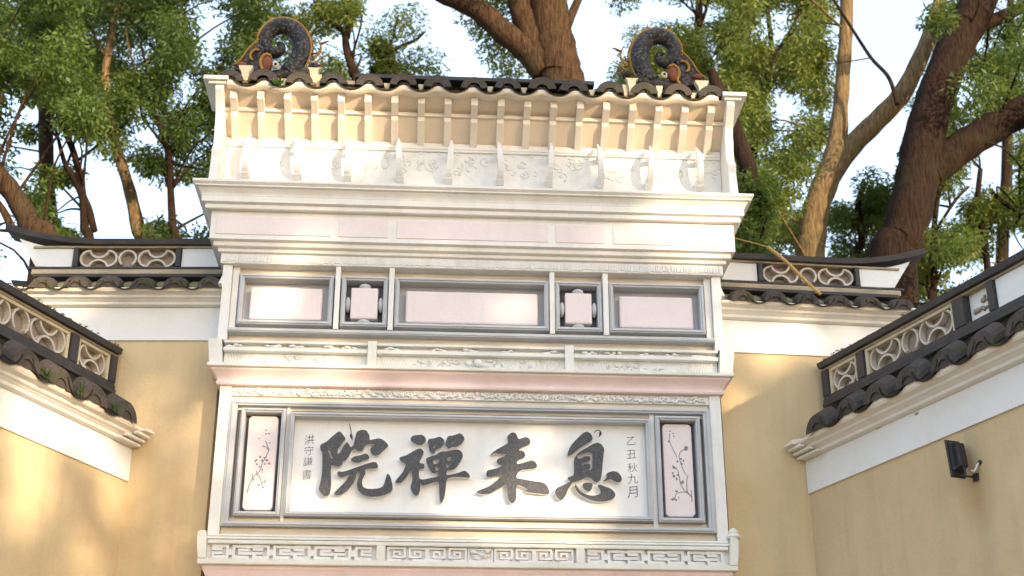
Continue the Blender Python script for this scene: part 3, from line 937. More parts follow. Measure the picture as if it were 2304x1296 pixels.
wv = MB()
n = 180
vs = []
for i in range(n + 1):
    x = -1.84 + 3.64 * i / n
    zt = ze - .008 + .044 * wave(x)
    vs += [(x, -0.346, ze - .035 + .030 * wave(x)), (x, -0.352, zt), (x, -0.20, zt + .075), (x, -0.20, ze - .01)]
fs = []
for i in range(n):
    a = 4 * i
    for k in range(4):
        fs.append((a + k, a + (k + 1) % 4, a + 4 + (k + 1) % 4, a + 4 + k))
wv.add(vs, fs)
gpart(wv, 'scalloped_fascia', 'cream', 0, None, True)
rs = MB().extrude([(-0.30, 7.02), (0.35, 7.30), (1.0, 7.0), (1.0, 6.9), (0.0, 6.9)], lambda y, z, q: (q, y, z), -1.86, 1.86)
gpart(rs, 'roof_bed', 'moss_slope')


def arch_tile(mb, c, d, up, side, ro, ri, length, a0=0.0, a1=math.pi, n=8):
    """half-round tile: axis d from c, arch opening downwards unless a0/a1 say otherwise"""
    vs = []
    for L in (0, length):
        for i in range(n + 1):
            a = a0 + (a1 - a0) * i / n
            for r_ in (ro, ri):
                vs.append(c + d * L + side * (r_ * math.cos(a)) + up * (r_ * math.sin(a)))
    fs = []
    m2 = 2 * (n + 1)
    for i in range(n):
        q = 2 * i
        fs += [(q, q + 2, m2 + q + 2, m2 + q), (q + 1, m2 + q + 1, m2 + q + 3, q + 3), (q, q + 1, q + 3, q + 2), (m2 + q, m2 + q + 2, m2 + q + 3, m2 + q + 1)]
    fs += [(0, m2, m2 + 1, 1), (2 * n, 2 * n + 1, m2 + 2 * n + 1, m2 + 2 * n)]
    mb.add(vs, fs)


Zu, Xu = Vector((0, 0, 1)), Vector((1, 0, 0))
dz = Vector((0, 0.9, 0.40)).normalized()
for k, x in enumerate(TX):
    mb = MB()
    j = random.uniform(-.014, .014)
    q_ = random.uniform(-.008, .010)
    arch_tile(mb, Vector((x + j, ye - .012 + random.uniform(-.012, .008), ze + .022 + q_)), (dz + Vector((random.uniform(-.06, .06), 0, 0))).normalized(), Zu, Xu, .102 + random.uniform(-.008, .006), .044 + random.uniform(-.006, .008), .62, 0.12, math.pi - .12, 9)
    arch_tile(mb, Vector((x + j, ye + .004, ze + .022)), dz, Zu, Xu, .045, .0, .05, 0.05, math.pi - .05, 7)
    gpart(mb, 'cap_tile', 'tile_cap')
for k in range(14):
    x = (TX[k] + TX[k + 1]) / 2
    mb = MB()
    arch_tile(mb, Vector((x, ye - .020, ze + .105)), dz, Zu, Xu, .126, .117, .6, math.pi + .45, 2 * math.pi - .45, 8)
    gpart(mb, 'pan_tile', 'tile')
    if k not in (0, 3, 6, 9):
        h0 = .045 if k not in (2, 11, 12) else .10
        mp_ = MB().extrude([(-.012, 0), (.012, 0), (.026, h0), (-.026, h0)], lambda a, z, t: (x + a, t, ze + .010 + z + .02), ye + .035, ye + .075)
        gpart(mp_, 'mortar_plug', 'bone', 0.003)
# ridge of the gate: a long dark beam, stepped down at both ends, on short posts
rx0, rx1 = at(800, 180, -0.2).x, at(1335, 185, -0.2).x
gpart(MB().box(rx0, rx1, -0.26, -0.10, 7.135, 7.168).box(rx0 + .01, rx1 - .01, -0.24, -0.12, 7.1685, 7.178), 'ridge_beam', 'dark_trim', 0.005)
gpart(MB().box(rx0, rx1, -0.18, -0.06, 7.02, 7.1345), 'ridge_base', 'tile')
for xa, xb in ((-1.80, rx0 - .002), (rx1 + .002, 1.74)):
    gpart(MB().box(xa, xb, -0.22, -0.08, 7.095, 7.128), 'ridge_step', 'tan_trim', 0.005)
for px in (552, 706, 1420, 1577):
    c = at(px, 180, -0.30)
    sg = -1 if px < 1100 else 1
    big = px in (552, 1577)
    mp_ = MB().extrude([(-.022, 0), (.022, 0), (.028, .07), (.050 if big else .03, .11), (.052, .13), (-.052, .13), (-.050 if big else -.035, .11), (-.028, .07)], lambda a, z, t: (c.x + a, t, 7.03 + z), -0.335, -0.285)
    gpart(mp_, 'ridge_pedestal', 'bone', 0.004)


# ------------------------------------------------------------------ dragon fish on the roof
def dragon_fish(label, mir, Yp, base_px, base_py, K):
    """mir = 1: traced as the right-hand one (5.889 enlargement), -1 mirrored"""
    o0 = at(base_px, base_py, Yp)
    root = thing('dragon_fish', label, 'roof ornament', o0, 'curled dragon fish on the gate roof')

    def P(u, v, dy=0.0):
        s_ = 1 / 5.889 / K
        return Vector((o0.x + mir * (u - 560) * s_, Yp + dy, o0.z + (830 - v) * s_ * 1.09))

    s_ = 1 / 5.889 / K
    path = cat_rom([(520, 860), (440, 760), (385, 640), (365, 500), (400, 370), (480, 260), (610, 205), (730, 235), (815, 330), (835, 430), (800, 530), (720, 575), (640, 545), (620, 480), (655, 435), (690, 450)], 5)
    rr = np.interp(np.linspace(0, 1, len(path)), [0, .1, .25, .45, .6, .75, .88, 1], [112, 118, 117, 105, 88, 70, 48, 21])
    MB().tube([P(a, b2, (i / len(path) - .5) * .03) for i, (a, b2) in enumerate(path)], [r_ * s_ for r_ in rr], 14).build('body', 'scale', root, 0, True)
    # orange dorsal fin along the outer edge
    edge = []
    for i, (a, b2) in enumerate(path[:56]):
        t = path[min(i + 1, len(path) - 1)] - path[max(i - 1, 0)]
        t = t / np.linalg.norm(t)
        nn = np.array([t[1], -t[0]])
        edge.append((a + nn[0] * -rr[i] * 1.02 * -1, b2 + nn[1] * -rr[i] * 1.02 * -1))
    cen = np.array([600, 480])
    fixed = []
    for i, (a, b2) in enumerate(path[:56]):
        dirv = np.array([a, b2]) - cen
        t = path[min(i + 1, len(path) - 1)] - path[max(i - 1, 0)]
        t = t / np.linalg.norm(t)
        nn = np.array([t[1], -t[0]])
        if nn @ dirv < 0:
            nn = -nn
        fixed.append(np.array([a, b2]) + nn * rr[i] * 1.03)
    MB().tube([P(a, b2, -.012) for a, b2 in fixed], [15 * s_] * len(fixed), 7).build('dorsal_fin', 'orange', root, 0, True)
    MB().tube([P(a - (22 if a < 450 else 0), b2 - 8, .02) for a, b2 in fixed[8:34]], [9 * s_] * 26, 6).build('dorsal_fin', 'orange', root, 0, True)
    # spikes along the back
    for i in range(6, 50, 7):
        a, b2 = fixed[i]
        d = np.array([a, b2]) - cen
        d = d / np.linalg.norm(d)
        mbp = MB().tube([P(a, b2), P(a + d[0] * 40 - d[1] * 18, b2 + d[1] * 40 + d[0] * 18), P(a + d[0] * 95 - d[1] * 50, b2 + d[1] * 95 + d[0] * 50)], [20 * s_, 13 * s_, 2 * s_], 5)
        mbp.build('spike', 'red' if i % 2 else 'orange', root, 0, True)
    # flank fin and tail mass sloping down beside the head
    tail = [(905, 470), (960, 520), (1040, 610), (1100, 720), (1190, 800), (1195, 850), (1000, 900), (900, 960), (840, 900), (850, 780), (870, 660), (820, 560)]
    mbq = MB()
    mbq.extrude(chaikin(tail, 1), lambda a, b2, t: P(a, b2, t), -.045, .06)
    mbq.build('tail', 'scale', root, 0.01)
    MB().tube([P(a, b2, -.045) for a, b2 in cat_rom([(905, 440), (965, 500), (1045, 600), (1105, 715), (1195, 800)], 4)], 13 * s_, 6).build('tail_edge', 'orange', root, 0, True)
    MB().tube([P(a, b2, -.058) for a, b2 in cat_rom([(885, 600), (940, 600), (985, 650), (985, 710), (950, 740)], 4)], [17 * s_] * 17, 6).build('tail_scroll', 'orange', root, 0, True)
    MB().ball(P(1090, 800, -.05), (70 * s_, .03, 36 * s_), 9, 5).build('tail_tip', 'red', root, 0, True)
    # flame at the mouth, jaw, eye and crest
    MB().tube([P(a, b2, -.075) for a, b2 in cat_rom([(730, 690), (790, 672), (840, 720), (850, 800), (825, 870), (860, 930), (905, 940)], 4)], [22 * s_] * 20 + [12 * s_] * 5, 7).build('mouth_flame', 'orange', root, 0, True)
    MB().ball(P(770, 790, -.062), (72 * s_, .040, 112 * s_), 10, 7).build('gill', 'red', root, 0, True)
    MB().ball(P(655, 825, -.085), (44 * s_, .022, 50 * s_), 12, 7).build('eye', 'bone', root, 0, True)
    MB().ball(P(655, 825, -.102), (20 * s_, .012, 22 * s_), 8, 5).build('pupil', 'metal_black', root, 0, True)
    MB().tube([P(a, b2, -.02) for a, b2 in cat_rom([(300, 800), (420, 880), (600, 900), (800, 950), (960, 960)], 4)], [70 * s_, 80 * s_] + [85 * s_] * 13 + [70 * s_, 40 * s_], 9).build('head', 'scale', root, 0, True)
    for pts in ([(240, 730), (180, 690), (100, 620), (10, 565)], [(230, 700), (130, 720), (60, 750)], [(210, 640), (130, 540), (130, 440), (175, 350)], [(120, 430), (60, 400), (20, 385)]):
        q = cat_rom(pts, 4)
        MB().tube([P(a, b2, .0) for a, b2 in q], list(np.linspace(20 * s_, 6 * s_, len(q))), 6).build('whisker', random.choice(['red', 'orange']), root, 0, True)
    MB().ball(P(190, 760, 0), (60 * s_, .05, 60 * s_), 8, 5).build('crest', 'scale', root, 0, True)
    return root


K = 286.0
dragon_fish('curled dark dragon fish with round cream eye, right of the forked reddish trunk', 1, -0.17, 1474, 183, K)
dragon_fish('curled dark dragon fish perched on the left end of the gate roof', -1, -0.17, 640, 162, K)


for o in list(COL.objects):
    if o.name.split('.')[0] in ('scroll_relief', 'cloud_relief', 'comb_relief', 'dentil', 'blossom_painting'):
        o['kind'] = 'stuff'

# ------------------------------------------------------------------ courtyard walls
def wall(label, O, ang, side, L, zb, zt, zr, hr, step, first, ncap, cells, flare, over, group, face=0.0):
    """coping wall: s runs along the wall from O, o points out to the courtyard, z up"""
    a = R(ang)
    if face == 0:                                    # side wall running towards the camera
        u = Vector((side * math.sin(a), -math.cos(a), 0))
        nv = Vector((-side * math.cos(a), -math.sin(a), 0))
    else:                                            # back wall running outwards
        u = Vector((side * math.cos(a), math.sin(a), 0))
        nv = Vector((side * math.sin(a), -math.cos(a), 0))
    O = Vector((O[0], O[1], 0))
    T = lambda s, o, z: O + u * s + nv * o + Vector((0, 0, z))
    root = thing('courtyard_wall', label, 'wall', T(0, 0, 0), group)
    B = lambda: MB(T)
    TH = 0.40
    e1 = L
    B().box(0, L, -TH, 0, 0, zt + .10).build('wall_body', 'stucco', root)
    B().box(0.0, L - .001, 0.0, 0.014, zb, zt).build('white_band', 'band', root)
    B().box(0.0, L - .001, -TH - .014, -TH, zb, zt).build('white_band', 'band', root)
    ze_ = zt + .105
    prof = [(0.0, zt + .001), (.020, zt + .004), (.052, zt + .012), (.058, zt + .030), (.070, zt + .036), (.078, zt + .042), (.100, zt + .050), (.106, zt + .066), (.120, zt + .070), (.150, zt + .078), (.150, ze_ - .002), (-TH - .150, ze_ - .002), (-TH - .150, zt + .078), (-TH - .106, zt + .066), (-TH - .058, zt + .030), (-TH, zt + .001)]
    B().extrude(prof, lambda o, z, s: (s, o, z), -.0, L + over).build('cornice_moulding', 'white', root)
    # returned end of the cornice: stepped fillets
    ef = B()
    for i, (o1, z0, z1) in enumerate(((.080, zt + .004, zt + .022), (.112, zt + .030, zt + .048), (.150, zt + .056, zt + .074), (.185, zt + .082, zt + .096))):
        ef.box(L + over, L + over + .03 + .03 * i, -TH - o1, o1, z0, z1) if face else ef.box(0.001, .26 - .05 * i, o1 - .03, o1 + .004, z0, z1)
    ef.build('cornice_return', 'white_rail', root, 0.004)
    # plaster scallops under the tiles
    wv = B()
    n = int(L / step * 14)
    vs = []
    ph = first

    def wz(s):
        return .5 + .5 * math.cos((s - ph) / step * 2 * math.pi)

    for i in range(n + 1):
        s = L * i / n
        z1 = ze_ - .022 + .040 * wz(s)
        vs += [(s, .148, ze_ - .030), (s, .162, z1), (s, .08, z1 + .02), (s, .08, ze_ - .03)]
    fs = []
    for i in range(n):
        q = 4 * i
        for k in range(4):
            fs.append((q + k, q + (k + 1) % 4, q + 4 + (k + 1) % 4, q + 4 + k))
    wv.add(vs, fs)
    wv.build('scalloped_plaster', 'cream', root, 0, True)
    # sloping bed and tiles
    sl = .205
    zb_ = ze_ + step * .325 - .028
    B().extrude([(.070, ze_ - .02), (.070, zb_), (-sl + .03, zr - .012), (-TH + sl - .03, zr - .012), (-TH - .070, zb_), (-TH - .070, ze_ - .02)], lambda o, z, s: (s, o, z), 0.002 if face else first - .20, L - .002).build('roof_bed', 'moss_slope', root)
    dslope = (nv * (-(sl + .165)) + Vector((0, 0, zr - ze_ - .05))).normalized()
    upv = (dslope.cross(u)).normalized()
    if upv.z < 0:
        upv = -upv
    ln = (sl + .13) / abs(dslope.dot(nv))
    capm, panm = None, None
    for k in range(ncap):
        s = first + k * step
        c0 = T(s, .178, ze_ + (-.014 if face else -.004))
        if capm is None:
            mb = MB()
            arch_tile(mb, Vector((0, 0, 0)), dslope, Vector((0, 0, 1)), u, step * .355, step * .17, .13, .02, math.pi - .02, 9)
            arch_tile(mb, dslope * .012, dslope, Vector((0, 0, 1)), u, step * .17, 0.0, .04, .05, math.pi - .05, 7)
            capo = mb.build('cap_tile', 'tile_cap', None)
            mb = MB()
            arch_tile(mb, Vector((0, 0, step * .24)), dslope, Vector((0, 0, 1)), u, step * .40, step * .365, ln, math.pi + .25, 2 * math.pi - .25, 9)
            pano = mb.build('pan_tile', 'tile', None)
            capm, panm = capo.data, pano.data
            bpy.data.objects.remove(capo)
            bpy.data.objects.remove(pano)
        for nm, me, cc in (('cap_tile', capm, c0 + u * random.uniform(-.01, .01) + Vector((0, 0, random.uniform(-.008, .008)))), ('pan_tile', panm, T(s + step / 2, .180, ze_ + .16 * step - .031))):
            o = bpy.data.objects.new(nm, me)
            COL.objects.link(o)
            o.parent = root
            o.location = cc - root.location
            if nm == 'cap_tile':
                o.rotation_euler = (0, 0, random.uniform(-.06, .06))
    # ridge
    rf, rbk = -sl, -TH + sl
    rf, rbk = -.10 - .1, -.10 - .1 - .02
    oc = -TH / 2
    r0 = .002 if face else .100                # the ridge of a side wall stops short of the back wall
    of, ob = oc + .055, oc - .055               # front and back of the openwork
    fl = flare
    e = L + (.10 if face else 0)
    z = zr
    base_h = .042
    B().box(r0, e - .06 if face else e, oc - .095, oc + .095, z - .006, z + base_h * .5).build('ridge_base', 'dark_trim', root, 0.004)
    B().box(.004 if face else first - .19, L - .004, .0705, .076, ze_ - .018, zb_ - .022).build('void_shade_plate', 'tile', root)  # thin dark plate painting the shade in the voids between the cap tiles
    if face:
        B().box(.002, e - .03, oc - .078, oc + .078, z + base_h * .5 + .0005, z + base_h + .022).build('ridge_moulding', 'tan_trim', root, 0.006)
        zl0 = z + base_h + .0225
    else:
        B().box(r0, e, oc - .088, oc + .088, z + base_h * .5 + .0005, z + base_h + .012).build('ridge_moulding', 'dark_trim', root, 0.006)
        zl0 = z + base_h + .0125
    B().box(r0 + .001, e, oc - .078, oc + .078, zl0, zl0 + .020).build('lower_rail', 'dark_trim', root, 0.003)
    zc0 = zl0 + .0205
    ztop = zr + hr
    zc1 = ztop - .062
    # top bar, sweeping up at a free end
    tb = B()
    nseg = 24
    vs = []
    for i in range(nseg + 1):
        s = (0 if face else r0) + (e + fl - (0 if face else r0)) * i / nseg
        k = max(0.0, (s - (e - .55)) / (.55 + fl)) if fl else 0
        lift = .125 * k * k
        vs += [(s, oc + .105, ztop - .058 + lift), (s, oc + .115, ztop - .018 + lift), (s, oc + .07, ztop + lift), (s, oc - .07, ztop + lift), (s, oc - .115, ztop - .018 + lift), (s, oc - .105, ztop - .058 + lift)]
    fs = []
    for i in range(nseg):
        for k in range(6):
            fs.append((6 * i + k, 6 * i + (k + 1) % 6, 6 * i + 6 + (k + 1) % 6, 6 * i + 6 + k))
    fs += [(0, 1, 2, 3, 4, 5), tuple(6 * nseg + k for k in range(6))]
    tb.add(vs, fs)
    tb.build('ridge_cap', 'dark_trim', root)
    B().box(r0 + .001, e - .02, oc - .075, oc + .075, ztop - .076, ztop - .0585).build('cap_moulding', 'tan_trim', root, 0.003)
    zc1 = ztop - .0765
    # cells of the ridge
    B().box(r0 + .001, e - .005 if not fl else e - .3, oc - .012, oc + .006, zc0, zc1).build('ridge_core', 'recess', root)
    for s0, s1, kind in cells:
        hz = zc1 - zc0
        if kind == 'post':
            B().box(s0, s1, oc - .085, oc + .085, zc0 - .001, zc1 + .001).build('ridge_post', 'dark_trim', root, 0.003)
        elif kind == 'white':
            B().box(s0, s1, oc - .060, oc + .060, zc0, zc1).build('ridge_panel', 'band', root, 0.003)
        elif kind == 'flare':
            pw = B()
            vs = []
            for i in range(9):
                s = s0 + (s1 - s0) * i / 8
                k = i / 8
                zt2 = zc1 + .085 * k * k
                s_lo = s0 + (s1 - s0 - fl * .75) * i / 8
                vs += [(s_lo, oc + .06, zc0 + .010 * k), (s, oc + .06, zt2), (s, oc - .06, zt2), (s_lo, oc - .06, zc0 + .010 * k)]
            fs = []
            for i in range(8):
                for k in range(4):
                    fs.append((4 * i + k, 4 * i + (k + 1) % 4, 4 * i + 4 + (k + 1) % 4, 4 * i + 4 + k))
            fs += [(0, 1, 2, 3), tuple(32 + k for k in range(4))]
            pw.add(vs, fs)
            pw.build('ridge_panel', 'band', root)
        elif kind == 'relief':
            B().box(s0, s1, oc - .060, oc + .030, zc0, zc1).build('ridge_panel', 'band', root)
            rl = B()
            rnd = random.Random(5)
            for _ in range(8):
                rl.ball((rnd.uniform(s0 + .04, s1 - .03), oc + .034, rnd.uniform(zc0 + .05, zc1 - .05)), (rnd.uniform(.01, .03), .014, rnd.uniform(.008, .02)), 7, 4)
            rl.build('bird_relief', 'recess', root, 0, True)
        else:
            # openwork of curved tiles; pale reveal round the cell first
            if kind in ('square', 'long'):
                fr = B()
                w_ = .028
                fr.box(s0, s0 + w_, of - .05, of + .012, zc0, zc1).box(s1 - w_, s1, of - .05, of + .012, zc0, zc1).box(s0 + w_, s1 - w_, of - .05, of + .012, zc1 - w_ * .8, zc1)
                fr.build('cell_reveal', 'bone', root, 0.003)
                s0, s1 = s0 + w_, s1 - w_
            arcs = []
            r_ = hz * .47
            zm = (zc0 + zc1) / 2

            def motif(c, wd):
                hw = wd / 2
                rr_ = hz * .46
                return [(c - hw + rr_ * 1.0, zm, rr_, 1.45, 4.83), (c, zc1 + hz * .03, hz * .52, 3.30, 6.12), (c, zc0 - hz * .03, hz * .52, .16, 2.98), (c + hw - rr_ * 1.0, zm, rr_, -1.69, 1.69)]

            if kind == 'square':
                arcs = motif((s0 + s1) / 2, s1 - s0)
            else:
                rw = hz * .98
                n_m = max(2, int(round(((s1 - s0) + rw) / (hz * 1.9 + rw))))
                mw = ((s1 - s0) - (n_m - 1) * rw) / n_m
                for q in range(n_m):
                    arcs += motif(s0 + mw / 2 + q * (mw + rw), mw)
                    if q < n_m - 1:
                        arcs.append((s0 + mw + rw / 2 + q * (mw + rw), zm, hz * .46, -.9, 4.04))
            for cx, cz, ra, a0, a1 in arcs:
                lt = B()
                vs, n2 = [], 10
                th = .016
                for y_ in (of + random.uniform(-.004, .004), of - .045):
                    for i in range(n2 + 1):
                        w = a0 + (a1 - a0) * i / n2
                        for rr2 in (ra, ra - th):
                            vs.append((cx + rr2 * math.cos(w), y_, min(max(cz + rr2 * math.sin(w), zc0), zc1)))
                fs = []
                m2 = 2 * (n2 + 1)
                for i in range(n2):
                    q = 2 * i
                    fs += [(q, q + 2, m2 + q + 2, m2 + q), (q + 1, m2 + q + 1, m2 + q + 3, q + 3), (q, q + 1, q + 3, q + 2), (m2 + q, m2 + q + 2, m2 + q + 3, m2 + q + 1)]
                fs += [(0, m2, m2 + 1, 1), (2 * n2, 2 * n2 + 1, m2 + 2 * n2 + 1, m2 + 2 * n2)]
                lt.add(vs, fs)
                lt.build('lattice_tile', 'lattice', root)
    return T


G1 = 'plastered walls around the gate'
back_cells = [(.02, .06, 'post'), (.10, .385, 'white'), (.390, .425, 'post'), (.430, 1.150, 'open'), (1.155, 1.190, 'post'), (1.20, 1.62, 'flare')]
TL = wall('ochre back wall joining the left side of the gate, with upswept dark ridge end', (-1.80, .20), 3.5, -1, 1.42, 5.180, 5.430, 5.735, .315, .242, .085, 6, back_cells, .20, .0, G1, 1)
TR = wall('ochre back wall joining the right side of the gate, with a bamboo pole on its ridge', (1.80, .20), 3.5, 1, 1.44, 5.180, 5.430, 5.735, .315, .242, .165, 6, back_cells, .20, .0, G1, 1)
TSL = wall('ochre side wall at the left, with white band in sunlight and grass between its tiles', (-2.365, .235), 23.5, -1, 3.0, 4.142, 4.376, 4.765, .345, .352, .319, 8,
           [(.102, .165, 'post'), (.168, .530, 'square'), (.540, .620, 'post'), (.625, 1.60, 'long'), (1.605, 1.68, 'post'), (1.685, 2.9, 'white')], 0, 0, G1)
TSR = wall('ochre side wall at the right, in shade with a black floodlight on it', (2.40, .235), 19.3, 1, 3.1, 4.135, 4.370, 4.765, .345, .335, .400, 8,
           [(.102, .172, 'post'), (.175, .510, 'square'), (.520, .600, 'post'), (.605, 1.545, 'long'), (1.550, 1.655, 'post'), (1.66, 1.870, 'relief'), (1.875, 1.93, 'post'), (1.935, 2.95, 'white')], 0, 0, G1)

# holes and a break in the right white band
for s, z, w in ((.86, 4.378, .055), (1.25, 4.352, .022)):
    o = MB(TSR).ball((s, .014, z), (w, .004, .010), 10, 5).build('plaster_hole', 'recess', None)
    tag(o, 'long dark gap under the cornice of the right side wall' if w > .03 else 'short dark hole in the white band of the right side wall', 'hole')

# floodlight on the right wall
fl = thing('floodlight', 'black floodlight on a bracket below the white band of the right wall', 'light', TSR(1.66, .02, 3.85))
q = MB(TSR)
q.hexa([(1.630, .030, 3.826), (1.630, .135, 3.826), (1.645, .135, 3.826), (1.645, .030, 3.826)], [(1.612, .030, 4.062), (1.612, .135, 4.062), (1.627, .135, 4.062), (1.627, .030, 4.062)])
q.build('front_plate', 'metal_black', fl, 0.004)
q = MB(TSR)
q.hexa([(1.642, .042, 3.862), (1.642, .125, 3.862), (1.708, .112, 3.885), (1.708, .052, 3.885)], [(1.630, .042, 4.048), (1.630, .125, 4.048), (1.690, .112, 4.030), (1.690, .052, 4.030)])
q.build('housing', 'metal_black', fl, 0.006)
for i in range(5):
    MB(TSR).hexa([(1.652 + i * .011, .110, 3.885), (1.652 + i * .011, .124, 3.885), (1.655 + i * .011, .124, 3.885), (1.655 + i * .011, .110, 3.885)], [(1.642 + i * .011, .110, 4.030), (1.642 + i * .011, .124, 4.030), (1.645 + i * .011, .124, 4.030), (1.645 + i * .011, .110, 4.030)]).build('cooling_fin', 'metal_black', fl)
q = MB(TSR)
q.tube([(1.698, .08, 3.885), (1.700, .08, 3.822), (1.700, .012, 3.822)], .008, 6).tube([(1.700, .08, 3.826), (1.650, .08, 3.845)], .006, 6).box(1.680, 1.722, .001, .012, 3.800, 3.845)
q.build('bracket', 'metal_black', fl)
cb = MB(TSR).tube([(1.712, .045, 3.858), (1.722, .035, 3.850), (1.733, .024, 3.868), (1.738, .016, 3.890), (1.744, .004, 3.900)], .0062, 7).build('cable', 'plastic', None, 0, True)
tag(cb, 'short white cable running from the floodlight into a hole in the wall', 'cable')
MB(TSR).ball((1.748, .004, 3.903), (.017, .008, .015), 10, 6).build('cable_hole', 'metal_black', cb, 0, True)
cb.children[0].matrix_parent_inverse = Matrix.Identity(4)

# bamboo pole lying over the right back wall
pp = [at(1728, 556, .33), at(1770, 590, .18), at(1808, 628, .05), at(1846, 662, -.02)]
bp_ = MB().tube(cat_rom(pp, 6), [.014] * 6 + [.013] * 6 + [.012] * 7, 8)
for t in (3, 9, 14):
    c = cat_rom(pp, 6)[t]
    bp_.ball(c, .0165, 8, 5)
bo = bp_.build('bamboo_pole', 'bamboo', None, 0, True)
tag(bo, 'dry yellow bamboo pole leaning across the ridge and tiles of the right back wall', 'pole')
twg = MB().tube(cat_rom([at(1728, 556, .33), at(1700, 548, .40), at(1660, 538, .46), at(1640, 532, .5)], 4), [.006] * 13, 5).build('twig', 'bamboo', bo, 0, True)
twg.matrix_parent_inverse = Matrix.Identity(4)


# ------------------------------------------------------------------ foliage
def leaf_cloud(name, centres, radii, n_per, ln, wd, mat, parent, droop=.5, seed=1, squash=.8, reject=None):
    rng = np.random.default_rng(seed)
    C = np.repeat(np.asarray(centres, float), n_per, axis=0)
    Rr = np.repeat(np.asarray(radii, float), n_per)
    N = len(C)
    d = rng.normal(size=(N, 3))
    d /= np.linalg.norm(d, axis=1)[:, None]
    rad = rng.random(N) ** .5
    P = C + d * (rad * Rr)[:, None] * np.array([1, 1, squash])
    if reject is not None:
        keep = ~reject(P, rng)
        P, d, N = P[keep], d[keep], int(keep.sum())
    ax = rng.normal(size=(N, 3)) * np.array([1, 1, .7]) + d * .6
    ax[:, 2] -= droop
    ax /= np.linalg.norm(ax, axis=1)[:, None]
    nr = rng.normal(size=(N, 3)) + np.array([0, -.2, .9])
    sd = np.cross(ax, nr)
    sd /= np.linalg.norm(sd, axis=1)[:, None] + 1e-9
    up = np.cross(sd, ax)
    L = ln * rng.uniform(.5, 1.45, N)[:, None]
    W = wd * rng.uniform(.7, 1.2, N)[:, None]
    V = np.empty((N, 4, 3))
    V[:, 0] = P
    V[:, 1] = P + ax * L * .45 + sd * W * .5 + up * W * .15
    V[:, 2] = P + ax * L
    V[:, 3] = P + ax * L * .45 - sd * W * .5 + up * W * .15
    me = bpy.data.meshes.new(name)
    me.vertices.add(4 * N)
    me.vertices.foreach_set('co', V.reshape(-1))
    me.loops.add(4 * N)
    me.loops.foreach_set('vertex_index', np.arange(4 * N, dtype=np.int32))
    me.polygons.add(N)
    me.polygons.foreach_set('loop_start', np.arange(0, 4 * N, 4, dtype=np.int32))
    me.polygons.foreach_set('loop_total', np.full(N, 4, dtype=np.int32))
    cr = np.repeat(rng.random(len(centres)), n_per)
    if reject is not None:
        cr = cr[keep]
    t = np.clip(rng.beta(2, 2.2, N) * .75 + cr * .45 - .08, 0, 1)
    a = me.attributes.new('tint', 'FLOAT', 'POINT')
    a.data.foreach_set('value', np.repeat(t, 4).astype(np.float32))
    me.update()
    me.validate()
    me.materials.append(M[mat])
    o = bpy.data.objects.new(name, me)
    COL.objects.link(o)
    if parent:
        o.parent = parent
        o.matrix_parent_inverse = parent_inv(parent)
    return o


def limb(mb, pts, rad, sides=10, sub=6, seed=0):
    """pts: world points, rad: metres, one per point; slightly knotty"""
    q = cat_rom([tuple(p) for p in pts], sub)
    rr = np.interp(np.linspace(0, 1, len(q)), np.linspace(0, 1, len(rad)), rad)
    rnd = random.Random(seed + len(q))
    rr = [r_ * (1 + .03 * math.sin(i * 1.1 + seed) + rnd.uniform(-.025, .025)) for i, r_ in enumerate(rr)]
    mb.tube(q, rr, sides)
    return q


DENS = 1.35
SKY_HOLES = [(960, 70, 75, 95), (1010, 140, 50, 60), (1335, 90, 52, 95), (1960, 120, 75, 170), (1930, 300, 40, 60), (870, 30, 40, 40), (20, 560, 40, 60), (1540, 30, 30, 20), (1900, 420, 25, 35), (225, 380, 30, 22),
             (130, 330, 30, 25), (330, 440, 30, 30), (2230, 380, 40, 35), (470, 60, 30, 30), (2180, 620, 30, 20), (55, 360, 30, 30), (440, 468, 30, 36), (140, 460, 30, 30), (340, 455, 22, 34), (245, 490, 22, 26), (90, 250, 16, 14), (330, 300, 14, 14), (420, 200, 16, 18), (20, 600, 40, 40), (470, 100, 14, 24), (1770, 240, 26, 30), (1750, 60, 22, 28), (2280, 560, 30, 30), (2130, 470, 24, 26), (1450, 20, 24, 18)]


CLEAR = []     # stretches of the big trunks that stand free of leaves: px, py, half width, distance
for pts_, ty in (([(1268, 175, 56), (1250, 110, 54), (1238, 50, 52), (1232, -20, 50), (1185, 115, 32), (1130, 70, 30), (1070, 18, 29), (1180, 40, 34)], 6.5),
                 ([(1826, 540, 36), (1836, 470, 34), (1862, 400, 34), (1880, 320, 30), (1890, 250, 20), (1898, 150, 19), (1904, 60, 18), (1915, 330, 26), (1975, 270, 25), (2030, 210, 24)], 6.0),
                 ([(2030, 540, 55), (2045, 480, 54), (2058, 430, 54), (2075, 340, 56), (2095, 250, 50), (2115, 190, 50), (2140, 130, 50), (2190, 30, 50), (2150, 340, 44), (2230, 290, 42), (2300, 250, 40)], 5.0),
                 ([(70, 515, 32), (35, 450, 29), (10, 405, 26)], 4.5),
                 ([(312, 520, 16), (300, 460, 14), (285, 400, 12), (262, 330, 11), (244, 250, 10), (238, 180, 9), (246, 100, 8)], 7.5),
                 ([(190, 515, 9), (187, 450, 8), (170, 360, 7)], 6.2), ([(388, 510, 9), (384, 430, 8), (380, 360, 8)], 6.8)):
    CLEAR += [(a, b_, c, ty) for a, b_, c in pts_]


